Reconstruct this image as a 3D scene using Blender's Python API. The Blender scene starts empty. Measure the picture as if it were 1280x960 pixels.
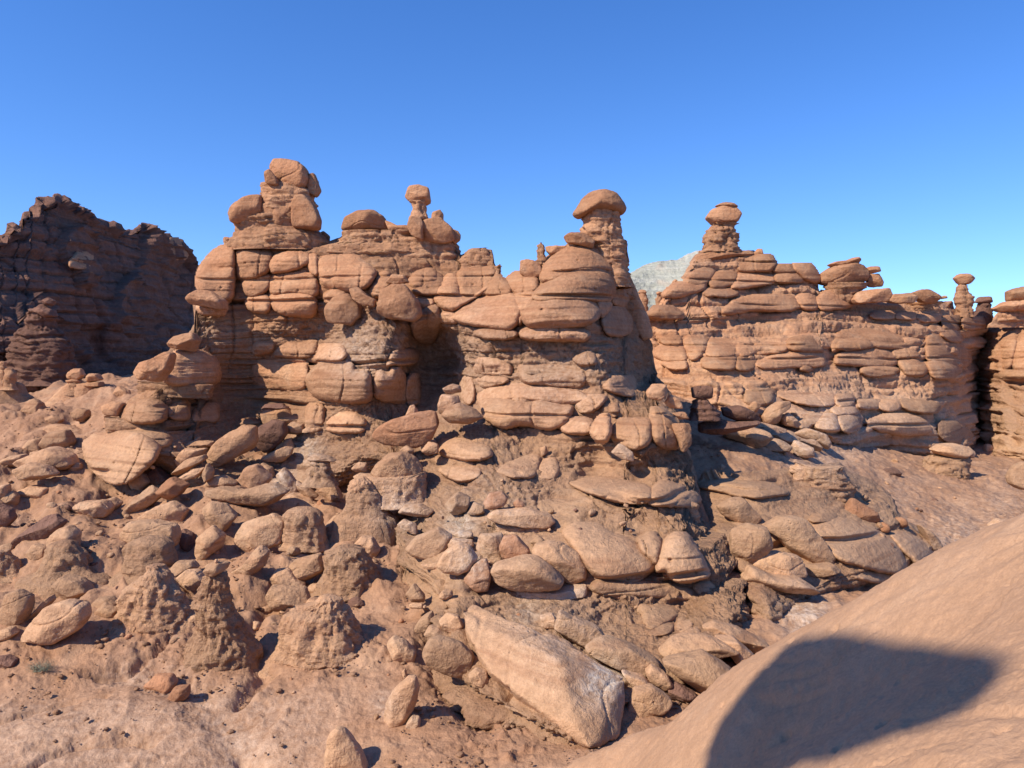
import bpy, bmesh, math, random
import numpy as np
from mathutils import Vector, Matrix
rng = np.random.RandomState(7)
random.seed(7)
sc = bpy.context.scene
# ------------------------------------------------------------------ camera, sky, sun, exposure
FPX = 964.0; PITCH = math.atan(40/FPX); W0, H0 = 1280, 960
cam = bpy.data.cameras.new('camera'); camo = bpy.data.objects.new('camera', cam)
sc.collection.objects.link(camo); sc.camera = camo
cam.sensor_fit = 'HORIZONTAL'; cam.sensor_width = 36; cam.lens = 36*FPX/W0
cam.clip_start = 0.1; cam.clip_end = 12000
camo.location = (0, 0, 0); camo.rotation_euler = (math.pi/2-PITCH, 0, 0)
SUN_EL = math.radians(41); SUN_AZ = math.radians(33)      # azimuth: from the left, this far behind the camera
SUN = np.array([-math.cos(SUN_AZ)*math.cos(SUN_EL), -math.sin(SUN_AZ)*math.cos(SUN_EL), math.sin(SUN_EL)])
world = bpy.data.worlds.new('World'); sc.world = world; world.use_nodes = True
wn = world.node_tree; wn.nodes.clear()
wo = wn.nodes.new('ShaderNodeOutputWorld'); wb = wn.nodes.new('ShaderNodeBackground')
sky = wn.nodes.new('ShaderNodeTexSky'); sky.sky_type = 'NISHITA'; sky.sun_disc = False
sky.sun_elevation = SUN_EL
sky.sun_rotation = math.atan2(SUN[0], SUN[1])
sky.altitude = 1500; sky.air_density = 1.0; sky.dust_density = 0.3; sky.ozone_density = 2.5
hs = wn.nodes.new('ShaderNodeHueSaturation'); hs.inputs['Saturation'].default_value = 1.28; hs.inputs['Value'].default_value = 1.2
hs.inputs['Hue'].default_value = 0.511
tc = wn.nodes.new('ShaderNodeTexCoord'); mpw = wn.nodes.new('ShaderNodeVectorMath'); mpw.operation = 'ADD'; mpw.inputs[1].default_value = (0, 0, .07)
wn.links.new(tc.outputs['Generated'], mpw.inputs[0]); wn.links.new(mpw.outputs[0], sky.inputs[0])
wn.links.new(sky.outputs[0], hs.inputs['Color']); wn.links.new(hs.outputs[0], wb.inputs[0]); wn.links.new(wb.outputs[0], wo.inputs[0])
wb.inputs[1].default_value = 0.14
sl = bpy.data.lights.new('sun', 'SUN'); so = bpy.data.objects.new('sun', sl); sc.collection.objects.link(so)
sl.energy = 4.6; sl.angle = math.radians(0.53); sl.color = (1.0, 0.905, 0.755)
so.rotation_euler = Vector(SUN).to_track_quat('Z', 'Y').to_euler(); so.location = (-30, -20, 30)
sc.view_settings.view_transform = 'Standard'; sc.view_settings.look = 'None'
sc.view_settings.exposure = 0.54; sc.view_settings.gamma = 1.0; sc.view_settings.use_curve_mapping = False

# ------------------------------------------------------------------ noise
def _h(ix, iy, iz, seed):
    h = (ix.astype(np.uint32)*np.uint32(374761393)) ^ (iy.astype(np.uint32)*np.uint32(668265263)) ^ (iz.astype(np.uint32)*np.uint32(2147483647-1013)) ^ np.uint32(seed*7919+13)
    h = (h ^ (h >> np.uint32(13)))*np.uint32(1274126177); h = h ^ (h >> np.uint32(16)); h = h*np.uint32(2246822519); return h ^ (h >> np.uint32(15))
np.seterr(over='ignore')
def perlin(p, seed=0):
    i = np.floor(p).astype(np.int64); f = p-i; u = f*f*f*(f*(f*6-15)+10); out = 0
    for a in (0, 1):
        wx = u[:, 0] if a else 1-u[:, 0]
        for b in (0, 1):
            wy = u[:, 1] if b else 1-u[:, 1]
            for c in (0, 1):
                wz = u[:, 2] if c else 1-u[:, 2]
                h = _h(i[:, 0]+a, i[:, 1]+b, i[:, 2]+c, seed)
                g = ((h & 1023)/511.5-1)*(f[:, 0]-a)+(((h >> 10) & 1023)/511.5-1)*(f[:, 1]-b)+(((h >> 20) & 1023)/511.5-1)*(f[:, 2]-c)
                out = out+wx*wy*wz*g
    return out
def fbm(p, oct=4, seed=0, gain=.5):
    o = 0; a = 1.
    for k in range(oct):
        o = o+a*perlin(p*(2.03**k)+k*17.3, seed+k); a *= gain
    return o
def ridged(p, oct=4, seed=0, gain=.5):
    o = 0; a = 1.
    for k in range(oct):
        o = o+a*(1-2.2*np.abs(perlin(p*(2.1**k)+k*11.7, seed+k))); a *= gain
    return o
def worley(p, seed=0):
    i = np.floor(p).astype(np.int64); f1 = np.full(len(p), 9.); f2 = np.full(len(p), 9.); idh = np.zeros(len(p))
    for a in (-1, 0, 1):
        for b in (-1, 0, 1):
            for c in (-1, 0, 1):
                h = _h(i[:, 0]+a, i[:, 1]+b, i[:, 2]+c, seed)
                q = np.stack([i[:, 0]+a+(h & 1023)/1023., i[:, 1]+b+((h >> 10) & 1023)/1023., i[:, 2]+c+((h >> 20) & 1023)/1023.], 1)
                d = np.sqrt(((p-q)**2).sum(1)); m = d < f1
                f2 = np.where(m, f1, np.minimum(f2, d)); idh = np.where(m, (h >> 7 & 255)/255., idh); f1 = np.where(m, d, f1)
    return f1, f2, idh
def sstep(a, b, x):
    t = np.clip((x-a)/(b-a), 0, 1); return t*t*(3-2*t)
def beds(z, freq, seed):
    q = z*freq; k = np.floor(q).astype(np.int64); f = q-k
    # uneven bed thickness
    h = (_h(k, k*0+seed, k*0, 3) & 1023)/1023.
    return h*(1-np.abs(2*f-1)**5)
# ------------------------------------------------------------------ pixels and points
cp, sp = math.cos(PITCH), math.sin(PITCH)
def unproj(u, v, D):
    u = np.asarray(u, float); v = np.asarray(v, float); D = np.asarray(D, float)
    a = (u-640)/FPX; b = (480-v)/FPX
    dy = cp+b*sp; dz = -sp+b*cp
    return np.stack([a/dy*D, D+0*a, dz/dy*D], -1)
class TPS:
    def __init__(s, X, y, sx=1.0, reg=0.0):
        X = np.asarray(X, float)/sx; y = np.asarray(y, float); n = len(X); s.X = X; s.sx = sx
        A = np.zeros((n+3, n+3)); A[:n, :n] = s.K(X)+reg*np.eye(n); A[:n, n] = 1; A[:n, n+1:] = X; A[n, :n] = 1; A[n+1:, :n] = X.T
        s.w = np.linalg.solve(A, np.concatenate([y, [0, 0, 0]]))
    def K(s, P):
        r2 = ((P[:, None, :]-s.X[None])**2).sum(2); return .5*r2*np.log(r2+1e-9)
    def __call__(s, P):
        P = np.asarray(P, float)/s.sx; n = len(s.X); out = np.zeros(len(P))
        for a in range(0, len(P), 40000):
            Q = P[a:a+40000]; out[a:a+40000] = s.K(Q)@s.w[:n]+s.w[n]+Q@s.w[n+1:]
        return out
# ------------------------------------------------------------------ materials
def nodemat(name):
    m = bpy.data.materials.new(name); m.use_nodes = True; t = m.node_tree; t.nodes.clear(); return m, t
def sandstone(name, ca, cb, cm, red=(.38, .165, .084), roughness=.9, bump=1.0, zlo=-4.5, zhi=1.5, sc_=1., dust=.35, band=1., mott=1., low=0.):
    m, t = nodemat(name); N = t.nodes.new; L = t.links.new
    out = N('ShaderNodeOutputMaterial'); bs = N('ShaderNodeBsdfPrincipled'); L(bs.outputs[0], out.inputs[0])
    bs.inputs['Roughness'].default_value = roughness; bs.inputs['Specular IOR Level'].default_value = .15
    g = N('ShaderNodeNewGeometry'); wpos = g.outputs['Position']; vm = N('ShaderNodeVectorMath'); vm.operation = 'SCALE'; vm.inputs[3].default_value = sc_; L(wpos, vm.inputs[0]); pos = vm.outputs[0]
    def noise(scale, det=5, rough=.6, vec=None, dist=0.):
        n = N('ShaderNodeTexNoise'); n.inputs['Scale'].default_value = scale; n.inputs['Detail'].default_value = det
        n.inputs['Roughness'].default_value = rough; n.inputs['Distortion'].default_value = dist; L(vec or pos, n.inputs['Vector']); return n.outputs['Fac']
    def rng_(x, a, b, c=0., d=1.):
        n = N('ShaderNodeMapRange'); n.inputs[1].default_value = a; n.inputs[2].default_value = b; n.inputs[3].default_value = c; n.inputs[4].default_value = d; L(x, n.inputs[0]); return n.outputs[0]
    def mix(f, a, b, mode='MIX'):
        n = N('ShaderNodeMix'); n.data_type = 'RGBA'; n.blend_type = mode
        if isinstance(f, float): n.inputs[0].default_value = f
        else: L(f, n.inputs[0])
        for s, x in ((6, a), (7, b)):
            if isinstance(x, tuple): n.inputs[s].default_value = (*x, 1)
            else: L(x, n.inputs[s])
        return n.outputs[2]
    def math_(op, a, b=0.):
        n = N('ShaderNodeMath'); n.operation = op
        for s, x in ((0, a), (1, b)):
            if isinstance(x, float): n.inputs[s].default_value = x
            else: L(x, n.inputs[s])
        return n.outputs[0]
    def attr(nm):
        a = N('ShaderNodeAttribute'); a.attribute_name = nm; return a.outputs['Fac']
    mp = N('ShaderNodeMapping'); mp.inputs['Scale'].default_value = (.15, .15, 3.2); L(pos, mp.inputs[0])
    oi = N('ShaderNodeObjectInfo')
    n1 = noise(.9, 3, .62, dist=.6); n2 = noise(7., 5, .7); n3 = noise(45., 3, .7); ns = noise(1.3, 4, .65, mp.outputs[0])
    c = mix(rng_(n1, .36, .64), ca, cb)
    c = mix(rng_(ns, .45, .75, 0., .35*band), c, red)
    sepx = N('ShaderNodeSeparateXYZ'); L(wpos, sepx.inputs[0])
    hz = rng_(sepx.outputs[2], zlo, zhi, 0., .4)
    c = mix(hz, c, red)
    c = mix(rng_(sepx.outputs[2], -1.2, -3.6, 0., .45*low), c, (.51, .325, .20))
    ro = attr('rough'); c = mix(math_('MULTIPLY', ro, .6), c, cm)
    wv = math_('MULTIPLY', attr('white'), rng_(n2, .3, .6)); c = mix(wv, c, (.62, .52, .42))
    nsb = noise(2.1, 3, .6, mp.outputs[0]); c = mix(rng_(nsb, .55, .68, 0., .5*band), c, tuple(x*1.12 for x in cb)); c = mix(rng_(nsb, .45, .30, 0., .42*band), c, tuple(x*.66 for x in red))
    dustm = rng_(n1, .58, .7, 0., dust); c = mix(dustm, c, (.47, .30, .19))
    dk = rng_(n2, .3, .7, 1-.22*mott, 1+.16*mott); c = mix(1.0, c, dk, 'MULTIPLY')
    dk = rng_(n3, .3, .7, .85, 1.12); c = mix(1.0, c, dk, 'MULTIPLY')
    dk = rng_(oi.outputs['Random'], 0., 1., .76, 1.12); c = mix(1.0, c, dk, 'MULTIPLY')
    L(c, bs.inputs['Base Color'])
    # bump: pits, grain, crumbly crust
    vr = N('ShaderNodeTexVoronoi'); vr.inputs['Scale'].default_value = 9.; vr.feature = 'F1'; L(pos, vr.inputs['Vector'])
    pit = math_('MULTIPLY', rng_(vr.outputs['Distance'], .05, .25, -1., 0.), rng_(noise(1.6, 3), .55, .65))
    crumb = math_('MULTIPLY', n2, math_('ADD', math_('MULTIPLY', ro, .9), .25))
    strl = math_('MULTIPLY', noise(7., 3, .7, mp.outputs[0]), math_('ADD', ro, .15))
    h = math_('ADD', math_('MULTIPLY', n2, .7), math_('MULTIPLY', n3, .12))
    h = math_('ADD', h, math_('MULTIPLY', pit, .35)); h = math_('ADD', h, math_('MULTIPLY', crumb, .9)); h = math_('ADD', h, math_('MULTIPLY', strl, .4))
    b = N('ShaderNodeBump'); b.inputs['Strength'].default_value = min(1., .8*bump); b.inputs['Distance'].default_value = .10*bump/sc_; L(h, b.inputs['Height'])
    L(b.outputs[0], bs.inputs['Normal'])
    return m
M_ROCK = sandstone('sandstone', (.43, .226, .118), (.50, .292, .165), (.43, .246, .146), low=1.)
M_FAR = sandstone('far_sandstone', (.36, .18, .105), (.42, .225, .135), (.30, .16, .10), zlo=-10, zhi=14)
M_DARK_OR_SHADED = sandstone('dark_or_shaded_sandstone', (.19, .10, .07), (.23, .125, .088), (.17, .092, .066), red=(.16, .075, .05), sc_=.6, dust=.03)  # own tone of brown rocks; also paints shade onto the shaded butte and boulders
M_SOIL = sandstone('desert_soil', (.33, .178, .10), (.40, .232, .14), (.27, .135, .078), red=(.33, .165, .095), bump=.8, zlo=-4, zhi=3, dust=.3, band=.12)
M_MOUND = sandstone('sandy_slope', (.43, .25, .145), (.46, .275, .165), (.41, .225, .13), red=(.42, .225, .125), bump=.55, band=.3, mott=.35, zlo=-2, zhi=4)
M_ORANGE = sandstone('orange_sandstone', (.40, .19, .10), (.45, .225, .12), (.34, .17, .10))
M_PALE = sandstone('pale_rock', (.47, .30, .19), (.52, .36, .24), (.46, .31, .21), red=(.44, .26, .17))
M_MESA = sandstone('pale_mesa_rock', (.40, .40, .32), (.50, .48, .40), (.36, .36, .29), red=(.40, .38, .31), zlo=-100, zhi=200, bump=1., sc_=.07)
# ------------------------------------------------------------------ mesh helpers
def build_mesh(name, V, F, mat, rough=None, white=None, smooth=True):
    V = np.asarray(V, np.float32); F = np.asarray(F, np.int32); k = F.shape[1]
    me = bpy.data.meshes.new(name); me.vertices.add(len(V)); me.vertices.foreach_set('co', V.ravel())
    me.loops.add(F.size); me.loops.foreach_set('vertex_index', F.ravel())
    me.polygons.add(len(F)); me.polygons.foreach_set('loop_start', np.arange(0, F.size, k, dtype=np.int32))
    me.update(calc_edges=True)
    if smooth: me.polygons.foreach_set('use_smooth', np.ones(len(F), bool))
    for nm, a in (('rough', rough), ('white', white)):
        if a is not None:
            at = me.attributes.new(nm, 'FLOAT', 'POINT'); at.data.foreach_set('value', np.clip(np.broadcast_to(a, (len(V),)), 0, 1).astype(np.float32))
    me.materials.append(mat); me.validate(); return me
def link(name, me, origin=(0, 0, 0), parent=None):
    o = bpy.data.objects.new(name, me); sc.collection.objects.link(o)
    loc = Vector(origin)
    if parent is not None: o.parent = parent; loc = loc-parent.location
    o.location = loc; return o
def empty(name, loc, label=None, cat=None, group=None):
    o = bpy.data.objects.new(name, None); sc.collection.objects.link(o); o.location = loc; o.empty_display_size = .3
    tag(o, label, cat, group); return o
def tag(o, label=None, cat=None, group=None, kind=None):
    if label: o['label'] = label
    if cat: o['category'] = cat
    if group: o['group'] = group
    if kind: o['kind'] = kind
    return o
def grid_faces(nr, nc):
    i = np.arange(nr*nc).reshape(nr, nc)
    return np.stack([i[:-1, :-1], i[1:, :-1], i[1:, 1:], i[:-1, 1:]], -1).reshape(-1, 4)
def grid_normals(P):
    du = np.gradient(P, axis=1); dv = np.gradient(P, axis=0); n = np.cross(dv, du); n /= np.linalg.norm(n, axis=2, keepdims=True)+1e-9; return n
WHITE = [(752, 850, 26, 1.3), (575, 655, 22, .9), (455, 440, 40, .5), (560, 455, 60, .35), (700, 460, 60, .3), (500, 640, 30, .5), (660, 765, 25, .5), (1005, 765, 30, .6), (1040, 545, 60, .3), (385, 560, 20, .6), (355, 600, 18, .7), (1195, 680, 50, .32), (1130, 630, 40, .15), (590, 705, 25, .6), (1250, 640, 40, .2), (265, 900, 40, .25), (300, 935, 45, .3), (480, 880, 20, .3), (1000, 555, 30, .4), (780, 300, 1, 0), (270, 410, 30, .3), (1020, 890, 1, 0), (700, 790, 60, .25), (610, 640, 60, .25)]
def white_at(P):
    # P world points -> how much pale salt crust, from crust patches given in the picture
    P = np.asarray(P); den = P[:, 1]*cp-P[:, 2]*sp; u = 640+FPX*P[:, 0]/den; v = 480-FPX*(P[:, 1]*sp+P[:, 2]*cp)/den
    w = np.zeros(len(P))
    for a, b, r, s in WHITE: w = np.maximum(w, s*np.exp(-((u-a)**2+(v-b)**2)/(r*r)))
    return w
# ------------------------------------------------------------------ relief surfaces of the large rock masses
SHEETS = {}
def seg_dist(u, v, poly):
    best = np.full(len(u), 1e9)
    for a, b in zip(poly[:-1], poly[1:]):
        d = b-a; t = np.clip(((u-a[0])*d[0]+(v-a[1])*d[1])/(d@d), 0, 1); best = np.minimum(best, np.hypot(u-a[0]-t*d[0], v-a[1]-t*d[1]))
    return best
class Sheet:
    def __init__(s, name, top, bottom, ctl):
        s.name = name; s.top = np.array(top, float); s.bot = np.array(bottom, float)
        s.pts = np.array([c[:2] for c in ctl], float); s.tps = TPS(s.pts, np.log([c[2] for c in ctl]), 200., 1e-4)
        s.kind = np.array([{'r': 0, 's': 1, 'm': 2}[c[3] if len(c) > 3 else 'r'] for c in ctl]); SHEETS[name] = s
    def D(s, u, v): return np.exp(s.tps(np.stack([np.atleast_1d(u), np.atleast_1d(v)], 1)))
    def inside(s, u, v): return s.top[0, 0] <= u <= s.top[-1, 0] and np.interp(u, s.top[:, 0], s.top[:, 1])-4 <= v <= np.interp(u, s.bot[:, 0], s.bot[:, 1])
    def weights(s, u, v):
        out = np.zeros((len(u), 3)); 
        for a in range(0, len(u), 40000):
            d2 = (u[a:a+40000, None]-s.pts[None, :, 0])**2+(v[a:a+40000, None]-s.pts[None, :, 1])**2
            w = 1/(d2+150)**1.6; w /= w.sum(1, keepdims=True)
            for k in range(3): out[a:a+40000, k] = w[:, s.kind == k].sum(1)
        return sstep(.15, .75, out)
    def build(s, objname, mat, parent, du=1.8, dv=1.8, amp=1.0, back=4.0, cell=(1.5, 1.5, .8), seed=1, foot=1.0, tuck=.10, side=1, jag=0.):
        us = np.arange(s.top[0, 0], s.top[-1, 0]+du/2, du); nc = len(us)
        vt = np.interp(us, s.top[:, 0], s.top[:, 1]); jq = np.stack([us/22, 0*us, 0*us+seed], 1); vt = vt+jag*(5*perlin(jq, 1)+4*perlin(jq*3, 2))*sstep(850, 875, us)+1.3*perlin(jq*2.5, 5); vb = np.interp(us, s.bot[:, 0], s.bot[:, 1])
        nr = int((vb-vt).max()/dv)+2; q = np.linspace(0, 1, nr)[:, None]
        V = vt[None]+(vb-vt)[None]*q; U = np.repeat(us[None], nr, 0)
        D = s.D(U.ravel(), V.ravel()); hb = seg_dist(U.ravel(), V.ravel(), s.bot); ht = (V-vt[None]).ravel()
        D = D*(1+tuck*np.clip(1-hb/38, 0, 1)**1.6+.022*np.clip(1-ht/9, 0, 1)**2+.05*np.clip(1-(s.top[-1, 0]-U.ravel())/16, 0, 1)**2*(side == 1)+.05*np.clip(1-(U.ravel()-s.top[0, 0])/16, 0, 1)**2*(side > 0))
        P = unproj(U.ravel(), V.ravel(), D)
        n = grid_normals(P.reshape(nr, nc, 3)).reshape(-1, 3); n[n[:, 1] > 0] *= -1
        w = s.weights(U.ravel(), V.ravel()); d = relief(P, w, amp, cell, seed)
        edge = sstep(0, .012, np.repeat(q, nc, 1).ravel())      # keep the skyline where it is traced
        n2 = n.copy(); n2[:, 2] *= .5
        P2 = P+n2*(d*edge)[:, None]+n2*((1-edge)*d*.35)[:, None]
        P2 = P2.reshape(nr, nc, 3)
        # the mass behind the skyline, and a foot below the ground
        rows = []
        t = P2[0]; k = (back/ D.reshape(nr, nc)[0].mean())
        for f, dz in ((1.0, -.9), (.7, -.45), (.45, -.18), (.22, -.04), (.08, .0)):
            r = t.copy(); r[:, 1] += back*f; r[:, 0] *= (1+back*f/np.maximum(t[:, 1], 1)); r[:, 2] += dz*back+.12*back*f*perlin(r*.6, 5); rows.append(r)
        b = P2[-1].copy(); b2 = b.copy(); b2[:, 2] -= foot; b2[:, 1] += .3*foot
        allp = np.concatenate([np.stack(rows), P2, b2[None]], 0); R = allp.shape[0]
        ro = np.zeros((R, nc)); ro[5:-1] = (w[:, 1]*.8+w[:, 2]).reshape(nr, nc); ro[:5] = ro[5]; ro[-1] = ro[-2]
        pts = allp.reshape(-1, 3); org = np.array(parent.location) if parent else np.zeros(3)
        me = build_mesh(objname, pts-org, grid_faces(R, nc), mat, ro.ravel(), white_at(pts))
        return link(objname, me, org, parent)
def bed_line(P):
    # dark parting lines between beds, running on through face and blocks alike
    zw = P[:, 2]+.30*perlin(P*.16, 62)+.05*perlin(P*.9, 63); q = zw/1.05; k = np.floor(q).astype(np.int64); f = q-k; h = (_h(k, k*0+5, k*0, 9) & 1023)/1023.
    c = .25+.5*h; br = sstep(-.25, .05, perlin(P*np.array([.35, .35, .9]), 64))
    return -(1-sstep(.015, .075, np.abs(f-c)))*br*(.5+.5*h)
def relief(P, w, amp, cell, seed):
    wr, ws, wm = w[:, 0], w[:, 1], w[:, 2]
    sc3 = np.array([1/cell[0], 1/cell[1], 1/cell[2]]); S = cell[0]/1.5
    warp = np.stack([perlin(P*.7/S, seed+3), perlin(P*.7/S, seed+4), perlin(P*.5/S, seed+5)], 1)*.45
    f1, f2, idh = worley(P*sc3+warp, seed)
    bl = np.sqrt(np.clip((f2-f1)/.45, 0, 1))*(.55+.45*idh)
    g1, g2, idg = worley(P*sc3*2.3+warp, seed+9); bl2 = np.sqrt(np.clip((g2-g1)/.45, 0, 1))*(.4+.6*idg)
    zz = P[:, 2]+.35*S*perlin(P*.22/S, seed+11)+.05*perlin(P*1.3/S, seed+12)
    bd = .6*beds(zz, 1.7/S, 1)+.34*beds(zz, 4.3/S, 2)+.2*beds(zz, 10/S, 4)
    bd *= .75+.5*perlin(P*np.array([1.2, 1.2, .3])/S, seed+13)
    fl = ridged(P*np.array([3.2, 3.2, .7])/S, 3, seed+20); fl2 = ridged(P*np.array([7, 7, 2.2])/S, 3, seed+24)
    cr = fbm(P*5/S, 4, seed+30, .6)
    low = fbm(P*.5/S, 3, seed+40)
    # vertical joints
    jt = np.abs(perlin(P*np.array([.6, .6, .05])/S, seed+50)); joint = -1+sstep(0, .03, jt)
    cr2 = fbm(P*11/S, 3, seed+33, .65)
    terr = sstep(-2.0, -2.8, P[:, 2])*(S < 1.2)
    wm_t = terr*(.62*beds(zz, 1.45, 31)+.2*beds(zz, 3.1, 32)+.12*bl2-.3)
    d = wm*wm_t+wr*(.20*bl+.09*bl2+.40*bd+.05*cr)+ws*(.68*bd+.08*bl2+.05*fl+.10*cr+.04*cr2)+wm*(.10*fl+.05*fl2+.15*cr+.07*cr2+.14*bl2+.22*bd)+.3*low+.2*joint*(wr+.5*ws)
    return (d-.42)*amp*S+.38*bed_line(P)*np.clip(wr+ws, 0, 1)*(S < 4)
# ------------------------------------------------------------------ rocks from outlines
ICO = {}
def ico(l):
    if l not in ICO:
        bm = bmesh.new(); bmesh.ops.create_icosphere(bm, subdivisions=l, radius=1.)
        ICO[l] = (np.array([v.co[:] for v in bm.verts]), np.array([[v.index for v in f.verts] for f in bm.faces])); bm.free()
    return ICO[l]
def centroid(p):
    x, y = p[:, 0], p[:, 1]; x1, y1 = np.roll(x, -1), np.roll(y, -1); c = x*y1-x1*y; A = c.sum()/2
    return np.array([((x+x1)*c).sum(), ((y+y1)*c).sum()])/(6*A), abs(A)
def outline_rock(name, px, D, mat, parent=None, T=None, n=2.6, seed=0, facets=4, lump=.09, emb=.3, rough=.0, bed=.0, planes=(), embedded=False, level=None, sm=1.0):
    px = np.asarray(px, float); wpx = np.ptp(px, axis=0)
    # real size at its own distance
    Pw = unproj(px[:, 0], px[:, 1], np.full(len(px), D)); q = Pw[:, [0, 2]]
    c, A = centroid(q); q = q-c
    Wd, Hd = np.ptp(q[:, 0]), np.ptp(q[:, 1])
    if T is None: T = (.15*Wd+.15*Hd+.1) if embedded else (.33*Wd+.18*Hd)
    ql = []
    for a, b in zip(q, np.roll(q, -1, 0)):
        for t in np.linspace(0, 1, 14, endpoint=False): ql.append(a+(b-a)*t)
    ql = np.array(ql); Cv = np.cov(ql.T); ev, R = np.linalg.eigh(Cv); R = R if np.linalg.det(R) > 0 else R*np.array([-1., 1.]); s = np.sqrt(ev)*1.6
    qs = (ql@R)/s; th = np.arctan2(qs[:, 1], qs[:, 0]); rr = np.hypot(qs[:, 0], qs[:, 1])
    K = 256; tb = np.linspace(-np.pi, np.pi, K, endpoint=False); o = np.argsort(th)
    Rt = np.interp(tb, np.concatenate([th[o]-2*np.pi, th[o], th[o]+2*np.pi]), np.tile(rr[o], 3))
    ker = np.exp(-.5*(np.arange(-24, 25)/(3.6*sm))**2); ker /= ker.sum(); Rt = np.convolve(np.concatenate([Rt[-24:], Rt, Rt[:24]]), ker, 'valid')
    mx = wpx.max(); lv = level or (3 if mx < 9 else 4 if mx < 20 else 5 if mx < 46 else 6 if mx < 150 else 7)
    d, F = ico(lv); rs = np.random.RandomState(seed+11)
    rho = np.hypot(d[:, 0], d[:, 2]); ang = np.arctan2(d[:, 2], d[:, 0])
    Rv = np.interp(ang, np.concatenate([tb, [np.pi]]), np.concatenate([Rt, Rt[:1]]))
    f = ((rho/Rv)**n+np.abs(d[:, 1])**n)**(1/n)
    acc = f**20
    for k in range(facets+2 if facets > 3 else facets):
        nv = rs.normal(size=3); nv[1] = -abs(nv[1])-.9; nv[2] = abs(nv[2])*.8 if k % 2 == 0 else nv[2]*.7; nv /= np.linalg.norm(nv); h = rs.uniform(.64, .93)
        acc = acc+np.maximum(0, d@nv/h)**20
    rad = 1.04/acc**(1/20.)
    for (a, b, c3, h) in planes:
        nx = (np.array([a, c3])@R)*s; nv = np.array([nx[0], b*T, nx[1]]); nv = nv/np.linalg.norm(nv); rad = np.minimum(rad, h/np.maximum(d@nv, 1e-3))
    p = d*rad[:, None]
    pl = p[:, [0, 2]]*s; pl = pl@R.T
    L3 = np.stack([pl[:, 0], p[:, 1]*T, pl[:, 1]], 1)
    C3 = np.array([c[0], D, c[1]])
    size = (Wd*Hd)**.5+1e-6
    ax = np.array([Wd, 2*T, Hd])/2; nn = L3/ax**2; nn /= np.linalg.norm(nn, axis=1, keepdims=True)+1e-9
    P = L3+C3+0
    off = rs.uniform(-40, 40, 3)
    disp = .62*lump*size*fbm(L3/size*1.7+off, 3, 1, .42)+.006*size*perlin(L3/size*8+off, 4)
    disp += (.012+.05*rough)*fbm(P*7, 4, 5, .6)
    fl = np.abs(perlin(L3/size*np.array([.7, .7, 1.5])+off, 9)); disp -= .022*size*(1-sstep(0, .035, fl))*(mx > 18)*(rs.rand() < .5)*(facets >= 5)   # a crack or bedding seam
    if rough > .3: disp += .08*rough*(ridged(P*np.array([4, 4, 1.2]), 3, 8)-.8)
    if bed > 0: disp += bed*(beds(P[:, 2]+.1*perlin(P*.8, 2), 5., 2)*.6+beds(P[:, 2]+.05*perlin(P, 3), 12., 3)*.4-.4)
    P = P+nn*disp[:, None]
    # sit in the surface: seen along the line of sight so that the outline stays
    org = np.array([c[0], D, P[:, 2].min()])
    me = build_mesh(name, P-org, F, mat, rough+0*disp+np.clip(bed*4, 0, .8), white_at(P))
    return link(name, me, org, parent)
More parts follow.
